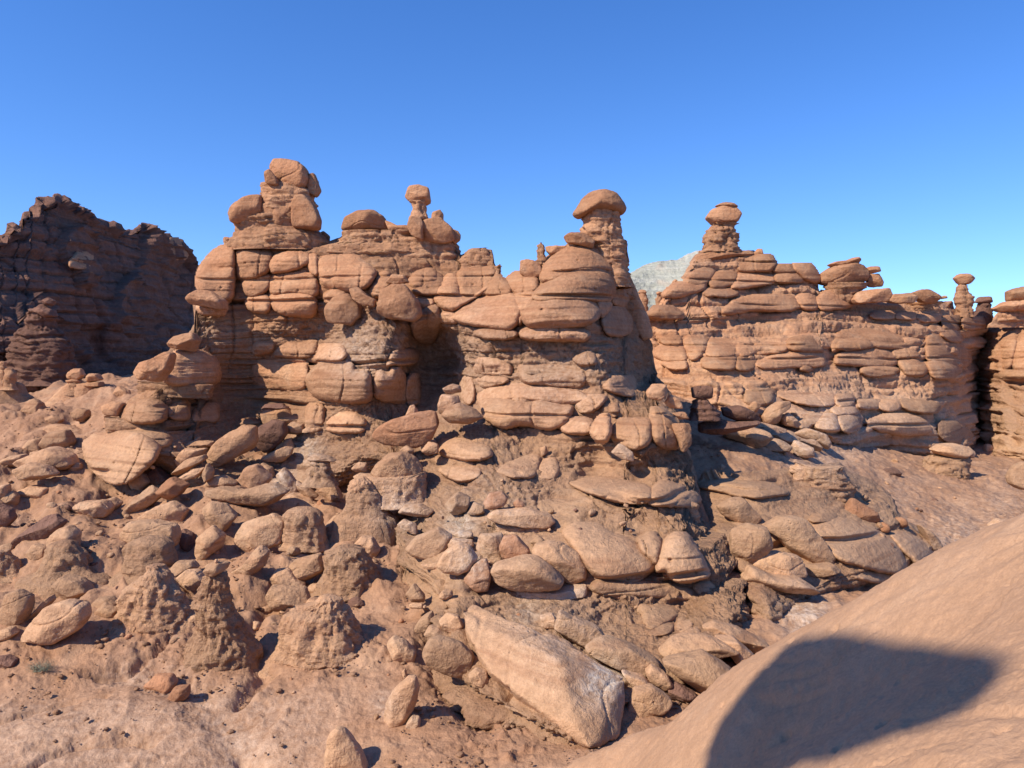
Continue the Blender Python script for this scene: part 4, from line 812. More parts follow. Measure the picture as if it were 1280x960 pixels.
G b - T=.4 | 492,742 510,702 570,668 592,720 560,742 | pale stone stacked behind the slab stone on the mud post | rock
G c mb r=.3 | 640,640 650,590 680,560 700,500 740,520 740,640
G b - T=.32 n=3 f=6 mat=o D=20.9 | 983,662 1010,625 1080,580 1200,545 1290,538 1310,600 1270,682 1190,720 1140,702 1040,702 | large reddish wedge boulder with a flat cracked side, centre of the butte's foot
G b - D=21.6 | 1148,557 1170,510 1190,503 1212,540 1180,553 | small upright stone behind the large reddish wedge boulder | rock
G b - D=20.6 | 1228,732 1260,690 1310,700 1312,745 1250,757 | round stone under the right end of the large reddish wedge boulder | rock
G b - D=20.6 | 1118,732 1150,706 1190,730 1182,752 1140,750 | round stone under the left half of the large reddish wedge boulder | rock
# wall blocks of the butte
G e mb r=.3 l=.12 | 488,250 540,195 640,203 702,180 705,240 650,272 500,264
G e mb n=3.4 T=.16 o=.1 | 380,290 520,285 640,275 655,340 640,432 510,422 380,412
G e mb n=3 l=.14 T=.26 o=-.4 f=7 | 653,372 700,325 740,288 870,298 892,350 960,340 980,440 970,490 890,495 820,492 700,472 660,422
G e mb l=.14 o=-.3 | 698,277 730,205 830,213 852,260 820,287 720,277
G e mb n=3 l=.1 o=-.2 | 988,402 1010,340 1060,360 1100,318 1150,380 1162,502 1000,482
G e mb o=-.3 | 1148,452 1160,380 1200,348 1217,420 1212,502 1165,504
G e mb n=3.5 | 1058,302 1090,233 1200,238 1202,300 1060,307
G e mb n=3.5 | 390,200 490,195 480,245 385,262
G e mb | 655,525 690,500 740,520 740,600 720,640 650,640
G e mb n=3.3 | 745,590 800,540 890,550 950,590 930,650 760,640
# centre left stumps
@stump stump 496 630 19.6 | round topped pale mudstone stump at the butte's foot, centre | mudstone stump
L m stump nm=body kd=.8 bed=.05 | 975,138 1235,118 1245,200 1262,280 940,290 962,200
L b stump nm=cap T=.42 n=2.4 r=.3 | 968,132 1010,80 1060,35 1130,18 1200,50 1237,112 1190,147 1080,152
@stub2 stump 456 645 19.2 | small crusted mud stub left of the round topped stump | mudstone stump
L m stub2 nm=body r=1 | 870,205 890,172 960,170 1020,240 1050,350 840,350 862,260
L b stub2 nm=cap r=.6 T=.5 | 862,205 885,165 935,150 975,180 985,215 900,225
G b - D=20.4 | 878,822 910,790 952,798 952,837 900,840 | pebble like round stone above the small crusted stub | rock
L b - D=20 | 888,142 920,125 982,133 962,167 900,162 | flat pale stone lying beside the round topped stump | rock
@tiny hoodoo 400 585 20.6 | tiny flat capped hoodoo left of the round topped stump | hoodoo
G c tiny nm=neck r=.6 | 672,780 720,785 760,790 790,860 650,860
G b tiny nm=cap T=.4 n=2.8 | 658,772 700,748 770,763 802,785 740,792 680,792
# ledge pile left of centre
L b - T=.38 | 138,192 180,145 240,141 302,175 290,197 180,207 | left of two lens shaped slabs lying on the long wavy ledge | slab
L b - T=.36 n=2.5 mat=s | 298,182 350,100 410,78 477,150 440,192 350,224 | broad tilted lens shaped slab, right one on the long wavy ledge | slab
L b - T=.22 n=2.8 o=-.3 | 148,217 240,195 310,215 480,178 562,215 500,262 390,307 280,267 160,242 | long wavy ledge under two lens shaped slabs | ledge
L b - T=.36 o=-.3 | 128,312 170,268 250,278 302,340 242,417 180,392 150,352 | bulging boulder left under the long wavy ledge
L b - T=.34 n=2.6 l=.1 o=-.6 | 298,462 330,378 480,328 542,370 532,472 420,512 370,517 320,482 | big bulging boulder hanging below the long wavy ledge
L b - T=.25 n=3 | 398,332 470,265 580,238 722,278 700,322 520,322 430,334 | dark edged shelf right of the long wavy ledge | ledge
L b - T=.4 | 498,142 540,98 572,130 615,190 602,242 540,212 | crusted whitish boulder on the dark edged shelf
L b - T=.4 | 598,162 660,200 712,240 692,252 620,224 | slanting tongue of rock right of the crusted whitish boulder | rock
L b - | 403,102 430,75 480,98 492,142 440,132 | small white topped stone above the long wavy ledge | rock
L b - T=.4 n=3 | 678,172 740,138 802,190 832,250 780,267 730,232 | pale folded boulder below the tiny flat capped hoodoo
L b - | 738,402 780,340 850,338 842,387 790,432 745,447 | smooth tan boulder half buried beneath the pale folded one
L m - l=.1 | 545,340 720,340 740,460 760,520 540,500 | low mud buttress beside the half buried tan boulder | mound
L b - n=3 | 896,482 930,440 980,448 1020,510 990,552 940,522 | block shaped stone lodged on the central mud mound
L b - T=.34 n=2.8 o=-.5 | 548,602 600,560 720,528 722,560 737,610 690,662 620,672 560,642 | dished pale slab on top of the layered stack, lower left centre | slab
L b - T=.34 o=-.2 | 466,662 500,608 560,603 600,650 652,685 560,702 480,692 | pale tongue shaped slab sticking out under the dished one | slab
L b - | 640,712 680,680 740,683 752,715 690,737 | small knob of rock right of the layered stack | rock
L b - n=3.4 T=.34 r=.2 o=-.2 | 448,742 480,695 640,700 662,760 600,812 490,812 | thick brown block at the middle of the layered stack
Q m - kd=.7 l=.15 r=1 fl=.08 n=2.2 | 330,180 470,120 560,120 620,180 700,300 780,430 280,430 300,330 300,250 | crumbly dark mud base under the layered stack | mound
Q b - | 395,150 430,110 500,120 510,160 460,190 410,195 | knobby pale stone on the mud base right of the brown block | rock
L b - T=.4 r=.3 | 268,622 340,588 410,488 462,520 440,590 380,632 310,662 | smooth sloping shoulder of mud behind the thin spire | mound
L m - l=.12 fl=.08 n=2.2 r=.9 | 760,520 830,488 920,500 960,560 1000,640 1050,720 700,760 740,640 | tall streaked mud mound in the lower centre | mound
L b - D=17.2 | 788,582 812,540 835,548 837,600 815,622 | slim upright nodule on the streaked mud mound | rock
# foreground stones
Q b - T=.4 n=2.4 f=3 l=.04 | 798,720 805,650 850,570 920,503 960,503 974,560 952,660 902,742 850,770 815,767 | tall smooth oval boulder standing tilted in the foreground
Q b - mat=p | 908,747 940,705 975,708 987,760 960,777 920,767 | small whitish stone beside the tall tilted oval boulder | rock
Q b - T=.45 n=2.5 | 508,900 528,800 570,768 600,773 650,830 692,900 722,970 730,1030 510,1030 | rounded boulder cut off by the bottom edge of the picture
Q b - | 816,335 850,308 900,328 957,380 952,432 890,447 850,412 | rough tan boulder at the foot of the cleft, left of the stacked cheeks
Q b - | 888,482 905,465 917,500 900,522 | little stone above the tall tilted oval boulder | rock
Q b - T=.38 n=2.7 o=-.3 | 998,382 1020,330 1060,308 1180,335 1247,400 1237,472 1190,502 1100,472 1020,432 | big round cheeked boulder right of the dark cleft
Q b - T=.38 | 998,302 1030,250 1080,258 1142,300 1120,347 1060,342 | flat boulder resting on the big round cheeked one
Q b - T=.38 | 1078,222 1110,188 1170,198 1199,250 1140,292 1098,272 | smooth slab topping the stack right of the cleft | slab
Q b - | 953,262 980,215 1040,178 1052,210 1010,272 968,282 | narrow boulder leaning over the dark cleft
Q b - | 908,95 950,38 1002,100 1002,132 940,127 | smooth drop shaped boulder high above the dark cleft
Q b - | 933,147 990,138 997,162 950,164 | flat pebble under the drop shaped boulder | rock
Q b - | 1223,492 1260,468 1312,480 1322,522 1290,552 1238,532 | small pale boulder tucked under the long huge angular boulder
# centre pile
M b - T=.34 n=2.6 f=3 | 113,502 160,440 270,398 342,440 312,512 260,562 200,552 140,532 | smooth broad boulder at the left end of the centre pile
M b - T=.38 n=2.5 f=3 o=-.3 | 266,582 300,520 370,478 430,488 470,550 430,602 370,630 300,617 | smooth egg shaped boulder in front of the broad one, centre pile
M b - n=3 | 63,387 100,358 160,383 167,432 120,417 | small pale ledge stone above the cleft, left of the pile | rock
M b - T=.36 | 73,322 110,283 180,278 247,315 220,342 130,337 | flat pale saucer stone above the left end of the pile | slab
M b - n=3 | 343,437 380,413 440,423 447,457 380,457 | upper small slab wedged behind the egg shaped boulder | slab
M b - n=3 | 318,485 340,455 440,463 447,492 370,484 330,512 | lower small slab wedged behind the egg shaped boulder | slab
M b - n=3 f=6 | 298,290 370,218 432,250 412,322 340,332 | tilted grey brown block with shadowed underside above the salt crust
M b - | 418,332 450,270 500,288 502,332 | small block right of the tilted grey brown one | rock
M b - mat=o T=.4 f=2 D=17.2 | 498,272 530,225 590,218 622,250 600,287 540,307 510,302 | reddish egg shaped stone perched above the long tan slab
M b - mat=o D=17.3 | 643,277 670,256 702,275 692,300 655,297 | small round reddish ball stone right of the perched egg | rock
M b mb nm=rock_slab T=.3 n=2.8 f=3 D=16.9 | 518,342 560,308 700,298 832,338 852,365 820,392 700,390 570,372 
M c mb nm=rubble_band D=17 kd=.5 | 560,375 830,385 850,470 560,430
M b - n=3.2 | 458,502 480,438 590,428 602,562 500,567 | tan block between the pile and the orange boulder
M b - mat=o n=3 D=15.6 | 578,502 600,443 660,438 727,510 720,547 620,570 595,547 | orange brown angular boulder at the back of the pile
M b - T=.38 n=2.8 f=5 D=15.4 | 738,532 760,485 820,468 900,473 972,530 1007,600 1002,642 920,677 870,622 820,562 | tan dome boulder behind the flattened egg, right side of the pile
M b - T=.36 n=2.5 f=3 D=14.9 | 533,612 560,578 700,543 780,548 840,590 897,660 880,692 780,710 640,702 560,667 | large flattened egg shaped boulder on a thin pale layer, heart of the pile
M b - T=.3 n=3.2 D=15.1 mat=p | 573,692 620,698 860,703 1002,668 1002,722 900,752 700,759 600,737 | pale flat layer under the large flattened egg shaped boulder | slab
M c mb nm=strata_band D=15.3 kd=.5 bed=.08 | 590,742 985,735 980,800 600,815
M b - mat=o n=2.8 f=6 | 398,662 450,578 512,553 537,640 522,707 460,713 | orange pear shaped boulder in the gap left of the large flattened egg
M b - | 728,472 770,438 802,460 780,502 | small stone wedged behind the tan dome boulder | rock
M b - T=.25 n=3 | 183,582 270,578 272,607 200,602 | thin whitish flake under the broad boulder of the pile | slab
# big ledge right of the pile
N e mb nm=rock_ledge T=.3 n=3 D=15.6 f=3 | -150,420 -90,378 20,385 100,440 180,460 240,500 312,560 320,600 233,674 100,662 20,650 -30,600 -100,500
N e mb T=.34 n=2.8 D=15.6 | 318,622 350,490 410,428 470,433 532,520 587,630 560,657 450,677 390,652 370,612
N e mb D=15.9 | 228,462 300,418 352,480 330,600 250,520
N e mb nm=rock_slab T=.2 n=3.2 D=15.5 | -5,680 40,653 280,678 400,688 500,708 524,745 480,767 300,747 60,747 0,717
N e mb nm=rock_slab T=.3 n=3.2 D=15.9 | 498,682 580,658 614,700 612,742 530,747
N e mb nm=rock_slab T=.34 n=3  | -120,175 -60,160 20,148 130,163 290,200 302,272 220,277 130,272 50,247 -50,212 
N e mb nm=rock_slab T=.34 n=3  | 280,270 290,235 345,160 460,198 522,235 542,272 480,294 310,293 
N c mb D=18.1 kd=.5 bed=.12 | 290,285 535,285 545,370 290,375
N e rl nm=rock_slab T=.25 n=3  | 518,202 600,163 760,163 900,188 992,230 880,247 800,252 720,242 640,215 
N b - T=.34 n=2.8 f=6 | 628,292 690,253 755,253 822,320 847,350 810,382 720,362 650,332 | smooth boulder slanting right just below the wide flat ledge
N b - T=.36 n=2.8 | 690,570 700,420 780,378 870,398 902,490 862,542 790,582 720,587 | block boulder half in shadow below the slanting smooth one
N b - T=.36 n=2.8 | 850,400 950,348 1060,358 1140,440 1197,540 1180,577 1060,572 980,512 930,442 | large domed ledge boulder right of the half shaded block
N b - T=.38 n=2.7 o=-.2 | 798,582 850,528 940,518 1040,548 1067,632 1000,642 860,622 | pale top lens of the two tiered pedestal | slab
N b - T=.34 n=3 | 757,652 800,593 900,638 1040,648 1127,712 1100,732 920,702 800,697 | flaring lower tier of the two tiered pedestal, white at its tip | slab
N b - | 1058,592 1200,578 1237,610 1200,637 1080,642 | low cushion rock under the large domed ledge boulder
N e mb T=.3 | 248,802 330,778 430,798 432,842 350,892 300,917 260,902 
N e mb | 278,922 370,863 412,880 402,932 290,947 
N e mb | 408,902 440,848 510,868 502,902 430,932 
N e mb nm=rock_slab | 428,932 480,888 532,888 547,952 440,962 
# --- bottom centre
R b - T=.32 | 533,262 560,168 620,208 750,258 792,310 700,367 600,322 | smooth humped boulder behind the huge angular one
R b - | 460,202 520,188 552,230 530,272 470,250 | small brown nub left of the smooth humped boulder | rock
R b - T=.34 | 428,322 500,303 600,338 662,390 600,402 | flat boulder lying against the back of the huge angular one
R b - T=.32 n=2.8 | 688,372 740,328 800,310 900,348 1042,420 1067,462 980,482 860,452 760,412 | broad smooth boulder right behind the white crusted end
R b - | 988,482 1020,450 1090,488 1122,540 1080,567 1010,522 | small oval boulder right of the white crusted end
R b - T=.3 n=2.7 | 1058,382 1130,318 1290,308 1400,340 1450,372 1300,402 1120,412 | flat topped boulder behind the big cushion boulder, bottom right of the ledges
R b - T=.36 n=2.8 f=4 o=-.2 | 1068,430 1290,388 1420,478 1452,560 1380,602 1280,597 1200,542 | big cushion shaped boulder at the edge of the sandy slope
R b - T=.35 | 900,640 930,570 1020,553 1122,630 1060,690 960,720 890,720 | half buried boulder between the huge angular one and the sandy slope
R b - | 868,482 980,508 1022,552 930,562 | shadowed flat stone beside the white crusted end | rock
R b - | 668,412 700,398 772,440 700,432 | thin flat stone behind the huge angular boulder | slab
R b - mat=d | 1098,560 1150,538 1242,590 1200,612 1110,612 | dark stone in the shade under the big cushion boulder | rock
S b - T=.3 | 113,542 160,518 240,538 347,592 300,622 200,592 | low flat boulder between the cushion boulder and the sandy slope
S b - | 160,580 230,578 302,640 265,702 200,622 | boulder lying right beside the cushion boulder
# --- right ledges
S e rl T=.22 n=3 f=3 D=18.3 | 508,172 560,138 640,148 740,188 822,240 852,310 830,347 700,322 600,292 540,232
S e rl T=.2 n=3 D=18.5 | 603,312 680,328 792,350 760,377 680,362 610,342
S b - mat=o T=.4 n=2.8 D=20.2 | 628,112 660,66 742,115 750,150 700,162 640,132 | smooth orange boulder perched on the ledges beside the wash
S e rl | 788,202 830,188 942,240 957,302 900,322
S b - | 898,162 960,198 977,240 940,252 | small rounded stone beside the wash below the ledges | rock
S e rl n=3.4 | 497,145 520,128 592,128 602,152 520,156
J c rl bed=.15 kd=.5 o=.5 | 20,562 240,560 255,610 305,680 300,760 250,810 0,810
# right capped pedestal
@ped pedestal_rock 1180 612 33.5 | capped pedestal of thin layers standing alone in front of the right cleft | pedestal rock
J c ped nm=stem bed=.2 kd=.8 | 765,498 950,503 955,560 950,620 985,700 670,700 690,590 740,520
J b ped nm=cap T=.4 n=2.4 f=2 | 750,467 800,438 880,433 952,448 975,480 930,514 850,509 785,492
J b ped nm=cap_slab T=.4 o=.3 | 945,460 962,448 1002,480 990,512 950,502
J b - | 1053,475 1060,438 1085,435 1107,475 1065,482 | small pale stone at the foot of the wall beyond the capped pedestal | rock
J e rb o=-.4 | 798,332 860,308 960,370 1002,432 900,432 810,402
J e rb n=3 | 378,322 480,278 560,268 700,298 762,370 600,392 480,372
J e rb | 83,342 140,268 200,273 232,357 150,362
J e rb | 213,292 330,263 347,345 270,372
J e rb | -2,302 110,258 62,342 0,347
J e rb n=3.6 | 338,192 450,188 457,232 340,232
J e rb n=3.6 | 453,202 570,188 572,242 460,242
J e rb n=3.4 | 568,182 700,198 792,220 780,262 600,242
J b - mat=d | 478,582 540,568 572,600 560,622 460,612 | shaded low boulder at the foot of the ridge, left of the capped pedestal
J b - | 1083,902 1130,863 1182,870 1150,922 1090,932 | pale rounded boulder at the edge of the right wash
J b - T=.35 f=1 l=.03 D=27 | 1193,622 1230,560 1280,538 1390,560 1390,690 1250,692 1200,662 | smooth sandy hump at the right edge above the slope | mound
# --- bench between butte and ridge
@dark toadstool 878 520 25.5 | small dark flat capped toadstool in shadow behind the big butte | hoodoo
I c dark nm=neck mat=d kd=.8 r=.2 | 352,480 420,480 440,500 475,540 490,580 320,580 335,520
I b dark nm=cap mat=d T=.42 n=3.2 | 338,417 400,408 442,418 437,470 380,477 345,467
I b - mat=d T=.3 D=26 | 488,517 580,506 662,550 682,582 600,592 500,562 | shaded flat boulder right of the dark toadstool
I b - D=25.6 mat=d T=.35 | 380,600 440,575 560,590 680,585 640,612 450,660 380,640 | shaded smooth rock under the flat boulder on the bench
I b - D=19.9 n=3 l=.12 | 113,442 140,398 210,403 217,450 180,482 118,467 | squarish knobbly stone on the butte's right shoulder
I b - D=20.1 | 203,492 230,453 280,478 292,522 230,522 | round stone behind the squarish knobbly one
I e mb D=19.7 l=.14 T=.35 f=7 n=2.8 nm=rock_head | 133,562 150,518 210,538 250,600 292,640 277,722 200,727 140,672
I e mb D=20 | 243,547 300,538 322,572 280,577
I e mb D=20 T=.4 | 238,600 330,598 337,702 290,742 260,660
H e mb D=19.6 T=.36 n=2.8 f=6 nm=rock_head | 1048,642 1100,588 1180,578 1255,580 1255,670 1232,712 1170,732 1080,702
H e mb nm=rock_head | 1043,522 1080,498 1102,545 1070,567
H e mb T=.4 D=19.8 | 953,642 990,578 1040,548 1052,640 1030,697 980,692
H e mb o=-.5 | 803,612 860,568 960,588 962,642 900,657 820,642
H e mb T=.2 n=2.7 l=.1 o=-.6 f=4 | 398,512 430,478 520,488 650,508 700,488 800,518 862,520 832,602 740,632 620,602 520,622 440,592
H e mb | 548,472 600,433 640,438 682,490 600,502
H b - T=.4 n=2.1 f=1 l=.05 D=20.8 | 208,557 240,518 300,493 372,523 417,567 350,600 250,592 | saucer shaped smooth rock jutting from the butte face at centre
H b - D=21.3 | 188,505 210,453 290,458 302,497 220,560 195,542 | rounded block behind the saucer shaped rock
H b - D=21.4 T=.4 | 213,422 260,400 300,408 307,440 230,453 | flat cap stone on the rounded block above the saucer shaped rock | rock
H e mb r=.3 | 308,400 320,370 360,375 372,480 340,507 310,472
H e mb n=3.4 r=.25 l=.12 | 368,340 390,275 480,283 552,308 557,362 400,352
H e mb n=3.6 T=.16 r=.25 l=.12 | 588,352 600,298 700,308 900,328 932,370 912,422 800,417 620,397
H e mb r=.4 | 368,372 520,368 542,390 420,422
H e mb T=.16 | 388,460 500,398 700,418 880,438 962,480 800,512 600,472 400,502
H e mb l=.14 r=.3 | 868,502 950,458 1042,468 980,532 910,557
H e mb l=.14 | 1008,422 1060,368 1160,368 1177,400 1172,462 1100,457
H e mb r=.4 | 863,282 920,238 972,260 982,302 920,312
H e mb T=.3 o=-.2 | 183,742 210,688 300,678 442,718 462,762 380,787 250,772
H e mb | 108,722 140,688 182,695 182,742 130,757
H e mb T=.3 n=3.4 | 198,822 400,818 402,872 300,892 220,862
H e mb r=.5 T=.3 | 478,842 560,798 680,753 702,780 682,872 560,872
H e mb r=.3 | 683,852 710,788 770,773 802,830 780,877 700,887
H b - | 698,722 730,708 742,740 710,762 | small round stone on the mud slope beneath the long bulging ledge | rock
H b - mat=p D=19.2 | 1058,742 1100,698 1162,740 1167,787 1100,772 | whitish stone hanging below the stone head at the butte's right shoulder | rock
# bench boulders right
I b - T=.34 n=2.5 | 492,642 520,612 600,608 720,638 742,670 700,712 650,717 580,692 510,667 | long smooth sausage shaped boulder on the bench
I b - T=.36 o=.6 | 618,602 700,593 807,625 800,647 700,627 | thin smooth boulder behind the sausage shaped one
I b - | 738,652 830,648 872,690 830,722 | tan boulder between the sausage shaped one and the cluster to its right
I b - o=-.2 | 653,722 700,680 770,673 832,710 820,737 700,732 | low cushion boulder in front of the sausage shaped one
I b - f=2 o=-.3 | 838,712 860,680 940,718 947,762 900,770 850,752 | nearest smooth ball boulder of the bench cluster
I b - f=2 | 878,682 950,678 987,715 970,742 930,717 | middle smooth boulder of the bench cluster
I b - T=.36 | 853,652 920,623 1000,648 1027,690 1010,732 980,702 | rearmost long boulder of the bench cluster
I b - T=.4 n=2.4 | 688,562 710,528 770,488 832,488 832,517 780,547 772,592 740,602 700,592 | seal shaped boulder rising at the back of the bench
I b - | 623,512 650,488 687,498 660,542 635,537 | small smooth stone left of the seal shaped boulder | rock
I b - | 783,562 830,543 882,600 870,617 800,607 | smooth stone right of the seal shaped boulder | rock
I b - | 833,542 855,533 867,560 840,562 | little ball stone above the bench cluster | rock
I e rb | 878,602 930,553 1000,560 1020,600 960,602
I e rb o=-.4 | 953,612 1000,560 1052,555 1082,630 1000,632
I e rb o=-.3 | 1068,572 1150,558 1182,620 1120,647 1085,622
I e rb n=3.4 | 1038,527 1140,518 1167,550 1060,557
I e rb n=3.5 | 598,502 620,438 740,428 747,490 700,507
I e rb n=3.4 | 758,452 850,438 900,470 1050,458 1052,512 880,502
I e rb n=3.5 | 1058,462 1140,458 1147,512 1065,512
I e rb n=3.5 | 178,172 285,163 287,212 200,212
I e rb n=3.3 | 143,262 180,208 295,208 322,290 200,287
I e rb n=3.4 | 288,162 420,163 402,252 330,292
I e rb n=3.5 | 398,267 430,178 560,188 562,262
I e rb n=3.8 | 563,192 650,183 652,255 570,260
I e rb n=3.8 | 653,192 820,188 812,240 655,257
I e rb n=3.5 | 818,182 930,163 992,230 980,242 820,237
I e rb n=3.3 | 388,302 400,273 560,268 557,332 400,322
I e rb n=3.5 | 558,332 570,268 652,268 652,332
I e rb n=3 T=.2 | 653,302 800,248 980,248 1012,310 900,312 700,327
I e rb n=3.3 | 178,292 300,283 322,325 230,327
I e rb | 883,327 910,308 937,325 920,342
I e rb n=3.2 | 1038,232 1120,178 1220,178 1242,215 1100,227
I c rl bed=.14 kd=.4 o=.3 | 850,790 1090,830 1130,880 1150,960 830,960
"""
for i, ln in enumerate(DATA.strip().splitlines()):
    ln = ln.strip()
    if not ln or ln[0] == '#': continue
    if ln[0] == '@':
        f = [x.strip() for x in ln[1:].split('|')]; a = f[0].split(); hoodoo(a[0], a[1], float(a[2]), float(a[3]), float(a[4]) if a[4] != 'hit' else hitD(float(a[2]), float(a[3])), f[1], f[2] if len(f) > 2 else 'hoodoo', f[3] if len(f) > 3 else None)
    else:
        item(ln, i)
for o in sc.objects:
    if 'D' in o.keys(): del o['D']
# ------------------------------------------------------------------ hoodoo beside the viewpoint whose shade lies on the sandy slope
sh = [(905,905),(945,850),(985,805),(1040,798),(1110,815),(1180,820),(1245,830),(1235,855),(1190,890),(1120,915),(1040,940),(960,965),(880,960)]
hits = np.array([slope_hit(*p) for p in sh]); hz_ = SUN[:2]/np.linalg.norm(SUN[:2]); side_ = np.array([-hz_[1], hz_[0]])
c0 = hits.mean(0); pc = c0+SUN*20.0
q = []
for h in hits:
    t = ((pc-h)[:2]@hz_)/(SUN[:2]@hz_); X = h+SUN*t; q.append(((X-pc)[:2]@side_, X[2]-pc[2]))
q = np.array(q)
D0 = 10.; P0 = np.stack([q[:, 0], np.full(len(q), D0), q[:, 1]], 1); den = P0[:, 1]*cp-P0[:, 2]*sp
qp = np.stack([640+FPX*P0[:, 0]/den, 480-FPX*(P0[:, 1]*sp+P0[:, 2]*cp)/den], 1)
hd = empty('hoodoo', (pc[0], pc[1], -4.6), 'tall hoodoo beside the viewpoint, outside the picture, whose shade falls on the sandy slope', 'hoodoo')
ang = math.atan2(side_[1], side_[0])
def place_local(o, P):
    o.parent = hd; o.rotation_euler = (0, 0, ang); o.location = Vector(P)-hd.location
o = outline_rock('head', qp, D0, M_ROCK, None, T=.3, facets=2, lump=.04)
lx, _, lz = o.location; P = pc+np.array([side_[0]*lx, side_[1]*lx, lz]); place_local(o, P)
qmid = q.mean(0); zb = q[:, 1].min()
wid = np.ptp(q[:, 0])
pts = [(lx-.34*wid, zb+.7), (lx-.10*wid, zb+.7), (lx-.12*wid, zb-2), (lx, zb-5), (lx+1.0*wid, zb-18), (lx-1.6*wid, zb-18), (lx-.5*wid, zb-5), (lx-.34*wid, zb-2)]
P0 = np.array([(a, D0, b) for a, b in pts]); den = P0[:, 1]*cp-P0[:, 2]*sp
o = column('pillar', np.stack([640+FPX*P0[:, 0]/den, 480-FPX*(P0[:, 1]*sp+P0[:, 2]*cp)/den], 1), D0, M_ROCK, None, dpx=5)
a_, _, b_ = o.location; P = pc+np.array([side_[0]*a_, side_[1]*a_, b_]); place_local(o, P)
# ------------------------------------------------------------------ loose stones
def stone_mesh(k):
    d, F = ico(4); rs = np.random.RandomState(k); acc = 1.0+0*d[:, 0]
    for j in range(9):
        nv = rs.normal(size=3); nv /= np.linalg.norm(nv); acc = acc+np.maximum(0, d@nv/rs.uniform(.6, .95))**10
    P = d/acc[:, None]**.1*np.array([1, rs.uniform(.6, .9), rs.uniform(.45, .75)]); P *= 1+.10*fbm(d*1.4+k*9, 3, 1)[:, None]
    return build_mesh('stone', P, F, [M_ROCK, M_ROCK, M_ORANGE, M_ROCK, M_DARK_OR_SHADED][k % 5], np.zeros(len(P)), np.zeros(len(P)))
SM = [stone_mesh(k) for k in range(9)]
def surf(u, v):
    D = hitD(u, v); p = unproj(u, v, D); return p, D
def scatter(n, u0, v0, u1, v1, smin, smax, label, group, ok=lambda u, v: True):
    c = 0; guard = 0
    while c < n and guard < 2000:
        guard += 1
        u, v = random.uniform(u0, u1), random.uniform(v0, v1)
        if not ok(u, v): continue
        p, D = surf(u, v)
        if D > 60: continue
        s = smin*(smax/smin)**(random.random()**1.6); o = link('loose_stone', random.choice(SM), (p[0], p[1]+.2*s, p[2]+.12*s))
        o.scale = (s, s*random.uniform(.8, 1.1), s); o.rotation_euler = (random.uniform(-.4, .4), random.uniform(-.5, .5), random.uniform(0, 6.28)); tag(o, label, 'rock', group); c += 1
scatter(85, 5, 620, 480, 800, .07, .30, 'small loose stone scattered among the larger boulders of the left slope', 'loose stones on the left slope')
scatter(34, 20, 540, 260, 640, .08, .28, 'small loose stone lying on the rise below the twin headed hoodoo', 'loose stones on the left rise')
scatter(60, 500, 590, 860, 780, .05, .2, 'small loose stone on the crumbly terraces below the big butte', 'loose stones on the terraces')
scatter(26, 900, 560, 1220, 700, .08, .26, 'small loose stone on the benches and wash right of the butte', 'loose stones on the right benches')
scatter(26, 250, 800, 560, 950, .02, .07, 'pebble sized loose stone on the foreground flat', 'loose stones on the foreground flat')
# ------------------------------------------------------------------ pebbles and clods, too many to count
d1, F1 = ico(2); VV = []; FF = []; nb = 0; rs = np.random.RandomState(3)
N = 6500; us = rs.uniform(-80, 900, N); Dv = 9.5*np.exp(rs.rand(N)**1.2*1.15); X = (us-640)/FPX*Dv*1.02; Z = ground_z(X, Dv)
clump = fbm(np.stack([X*.6, Dv*.6, 0*X], 1), 3, 90)
for k in range(N):
    if clump[k] < -.05+.3*rs.rand()-.1 or (Dv[k] < 12.6 and X[k] < -2.9 and rs.rand() < .85): continue
    s = .005+.045*rs.rand()**5+.0007*Dv[k]
    P = d1*(1+.35*rs.uniform(-1, 1, (len(d1), 1)))*s*np.array([1.2, 1, .6]); a = rs.rand()*6.28; c_, s_ = math.cos(a), math.sin(a)
    P = P@np.array([[c_, -s_, 0], [s_, c_, 0], [0, 0, 1]]); VV.append(P+[X[k], Dv[k], Z[k]+.02]); FF.append(F1+nb); nb += len(P)
me = build_mesh('gravel', np.concatenate(VV), np.concatenate(FF), M_SOIL, np.zeros(nb)+.2, np.zeros(nb)); g = link('gravel', me); tag(g, 'fine gravel and clods strewn over the slope and flat', 'gravel', kind='stuff')
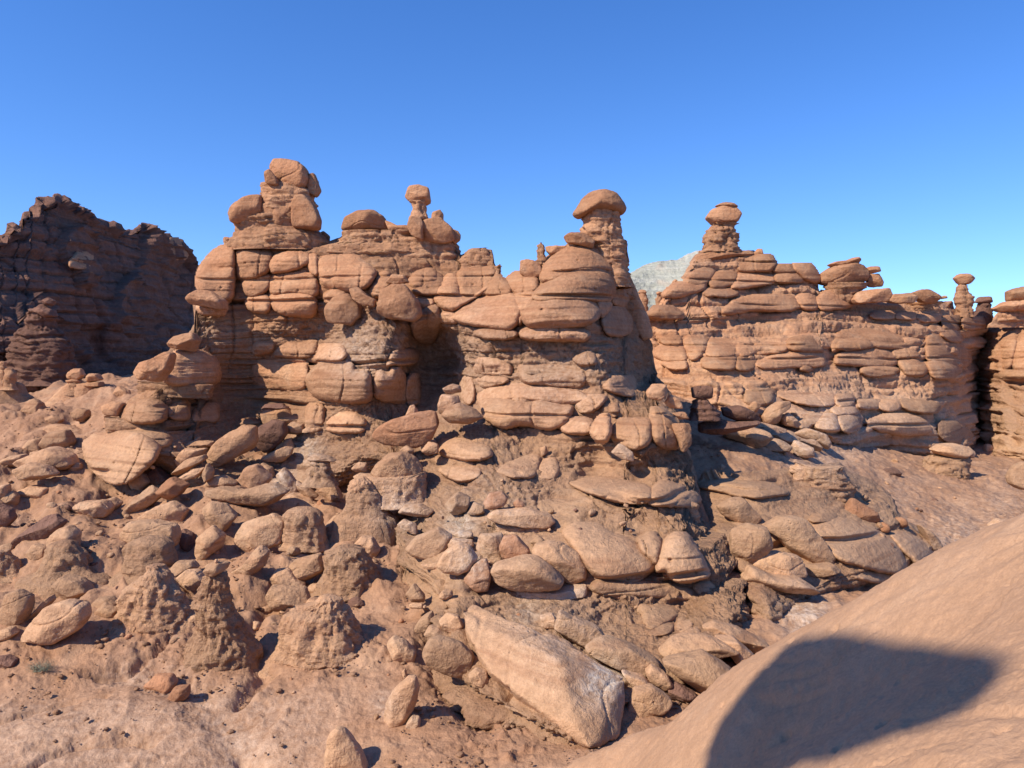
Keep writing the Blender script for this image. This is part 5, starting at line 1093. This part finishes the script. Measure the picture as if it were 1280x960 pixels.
# ------------------------------------------------------------------ grey green bush at the left
m, t = nodemat('sage_leaf'); b = t.nodes.new('ShaderNodeBsdfPrincipled'); o_ = t.nodes.new('ShaderNodeOutputMaterial'); t.links.new(b.outputs[0], o_.inputs[0])
nz = t.nodes.new('ShaderNodeTexNoise'); nz.inputs['Scale'].default_value = 30; cr = t.nodes.new('ShaderNodeValToRGB'); cr.color_ramp.elements[0].color = (.13, .15, .09, 1); cr.color_ramp.elements[1].color = (.27, .27, .18, 1)
t.links.new(nz.outputs['Fac'], cr.inputs[0]); t.links.new(cr.outputs[0], b.inputs['Base Color']); b.inputs['Roughness'].default_value = .8
bp, bD = surf(53, 838); VV = []; FF = []; SV = []; SF = []
for k in range(190):
    a = random.uniform(0, 6.28); el = random.uniform(.25, 1.45); L = random.uniform(.10, .22); dx, dy, dz = math.cos(a)*math.cos(el)*1.5, math.sin(a)*math.cos(el), math.sin(el)
    base = np.array([math.cos(a)*.05, math.sin(a)*.04, 0]); tip = base+np.array([dx, dy, dz])*L; w = np.array([-dy, dx, 0])*.0025+1e-5
    i = len(SV); SV += [base-w, base+w, tip+w*.5, tip-w*.5]; SF.append((i, i+1, i+2, i+3))
    for j in range(7):
        c = base+(tip-base)*random.uniform(.35, 1.05); r = np.array([random.uniform(-1, 1) for _ in range(3)]); r /= np.linalg.norm(r); e = np.cross(r, [dx, dy, dz]); i = len(VV)
        VV += [c, c+r*.010+e*.003, c+r*.026, c+r*.010-e*.003]; FF.append((i, i+1, i+2, i+3))
bush = empty('desert_shrub', bp, 'small grey green shrub on the flat at the lower left', 'shrub')
link('foliage', build_mesh('foliage', VV, FF, m, smooth=False), bp, bush)
m2, t = nodemat('dry_twig'); b = t.nodes.new('ShaderNodeBsdfPrincipled'); o_ = t.nodes.new('ShaderNodeOutputMaterial'); t.links.new(b.outputs[0], o_.inputs[0]); b.inputs['Base Color'].default_value = (.24, .19, .13, 1); b.inputs['Roughness'].default_value = .9
link('stems', build_mesh('stems', SV, SF, m2, smooth=False), bp, bush)

wh = hull_rock('boulder', [(574,762,13.75),(590,752,14.05),(660,782,13.05),(742,820,12.35),(784,843,12.05),(583,790,13.15),(612,842,12.15),(660,876,11.4),(722,910,10.75),(640,802,12.5),(700,832,11.7),(738,938,10.55),(772,922,11.15),(787,880,11.75),(600,850,13.45),(700,905,12.65),(772,890,13.05)], M_ROCK, seed=4)
tag(wh, 'huge long angular boulder with a white crusted end and shadowed end face, bottom centre', 'boulder')
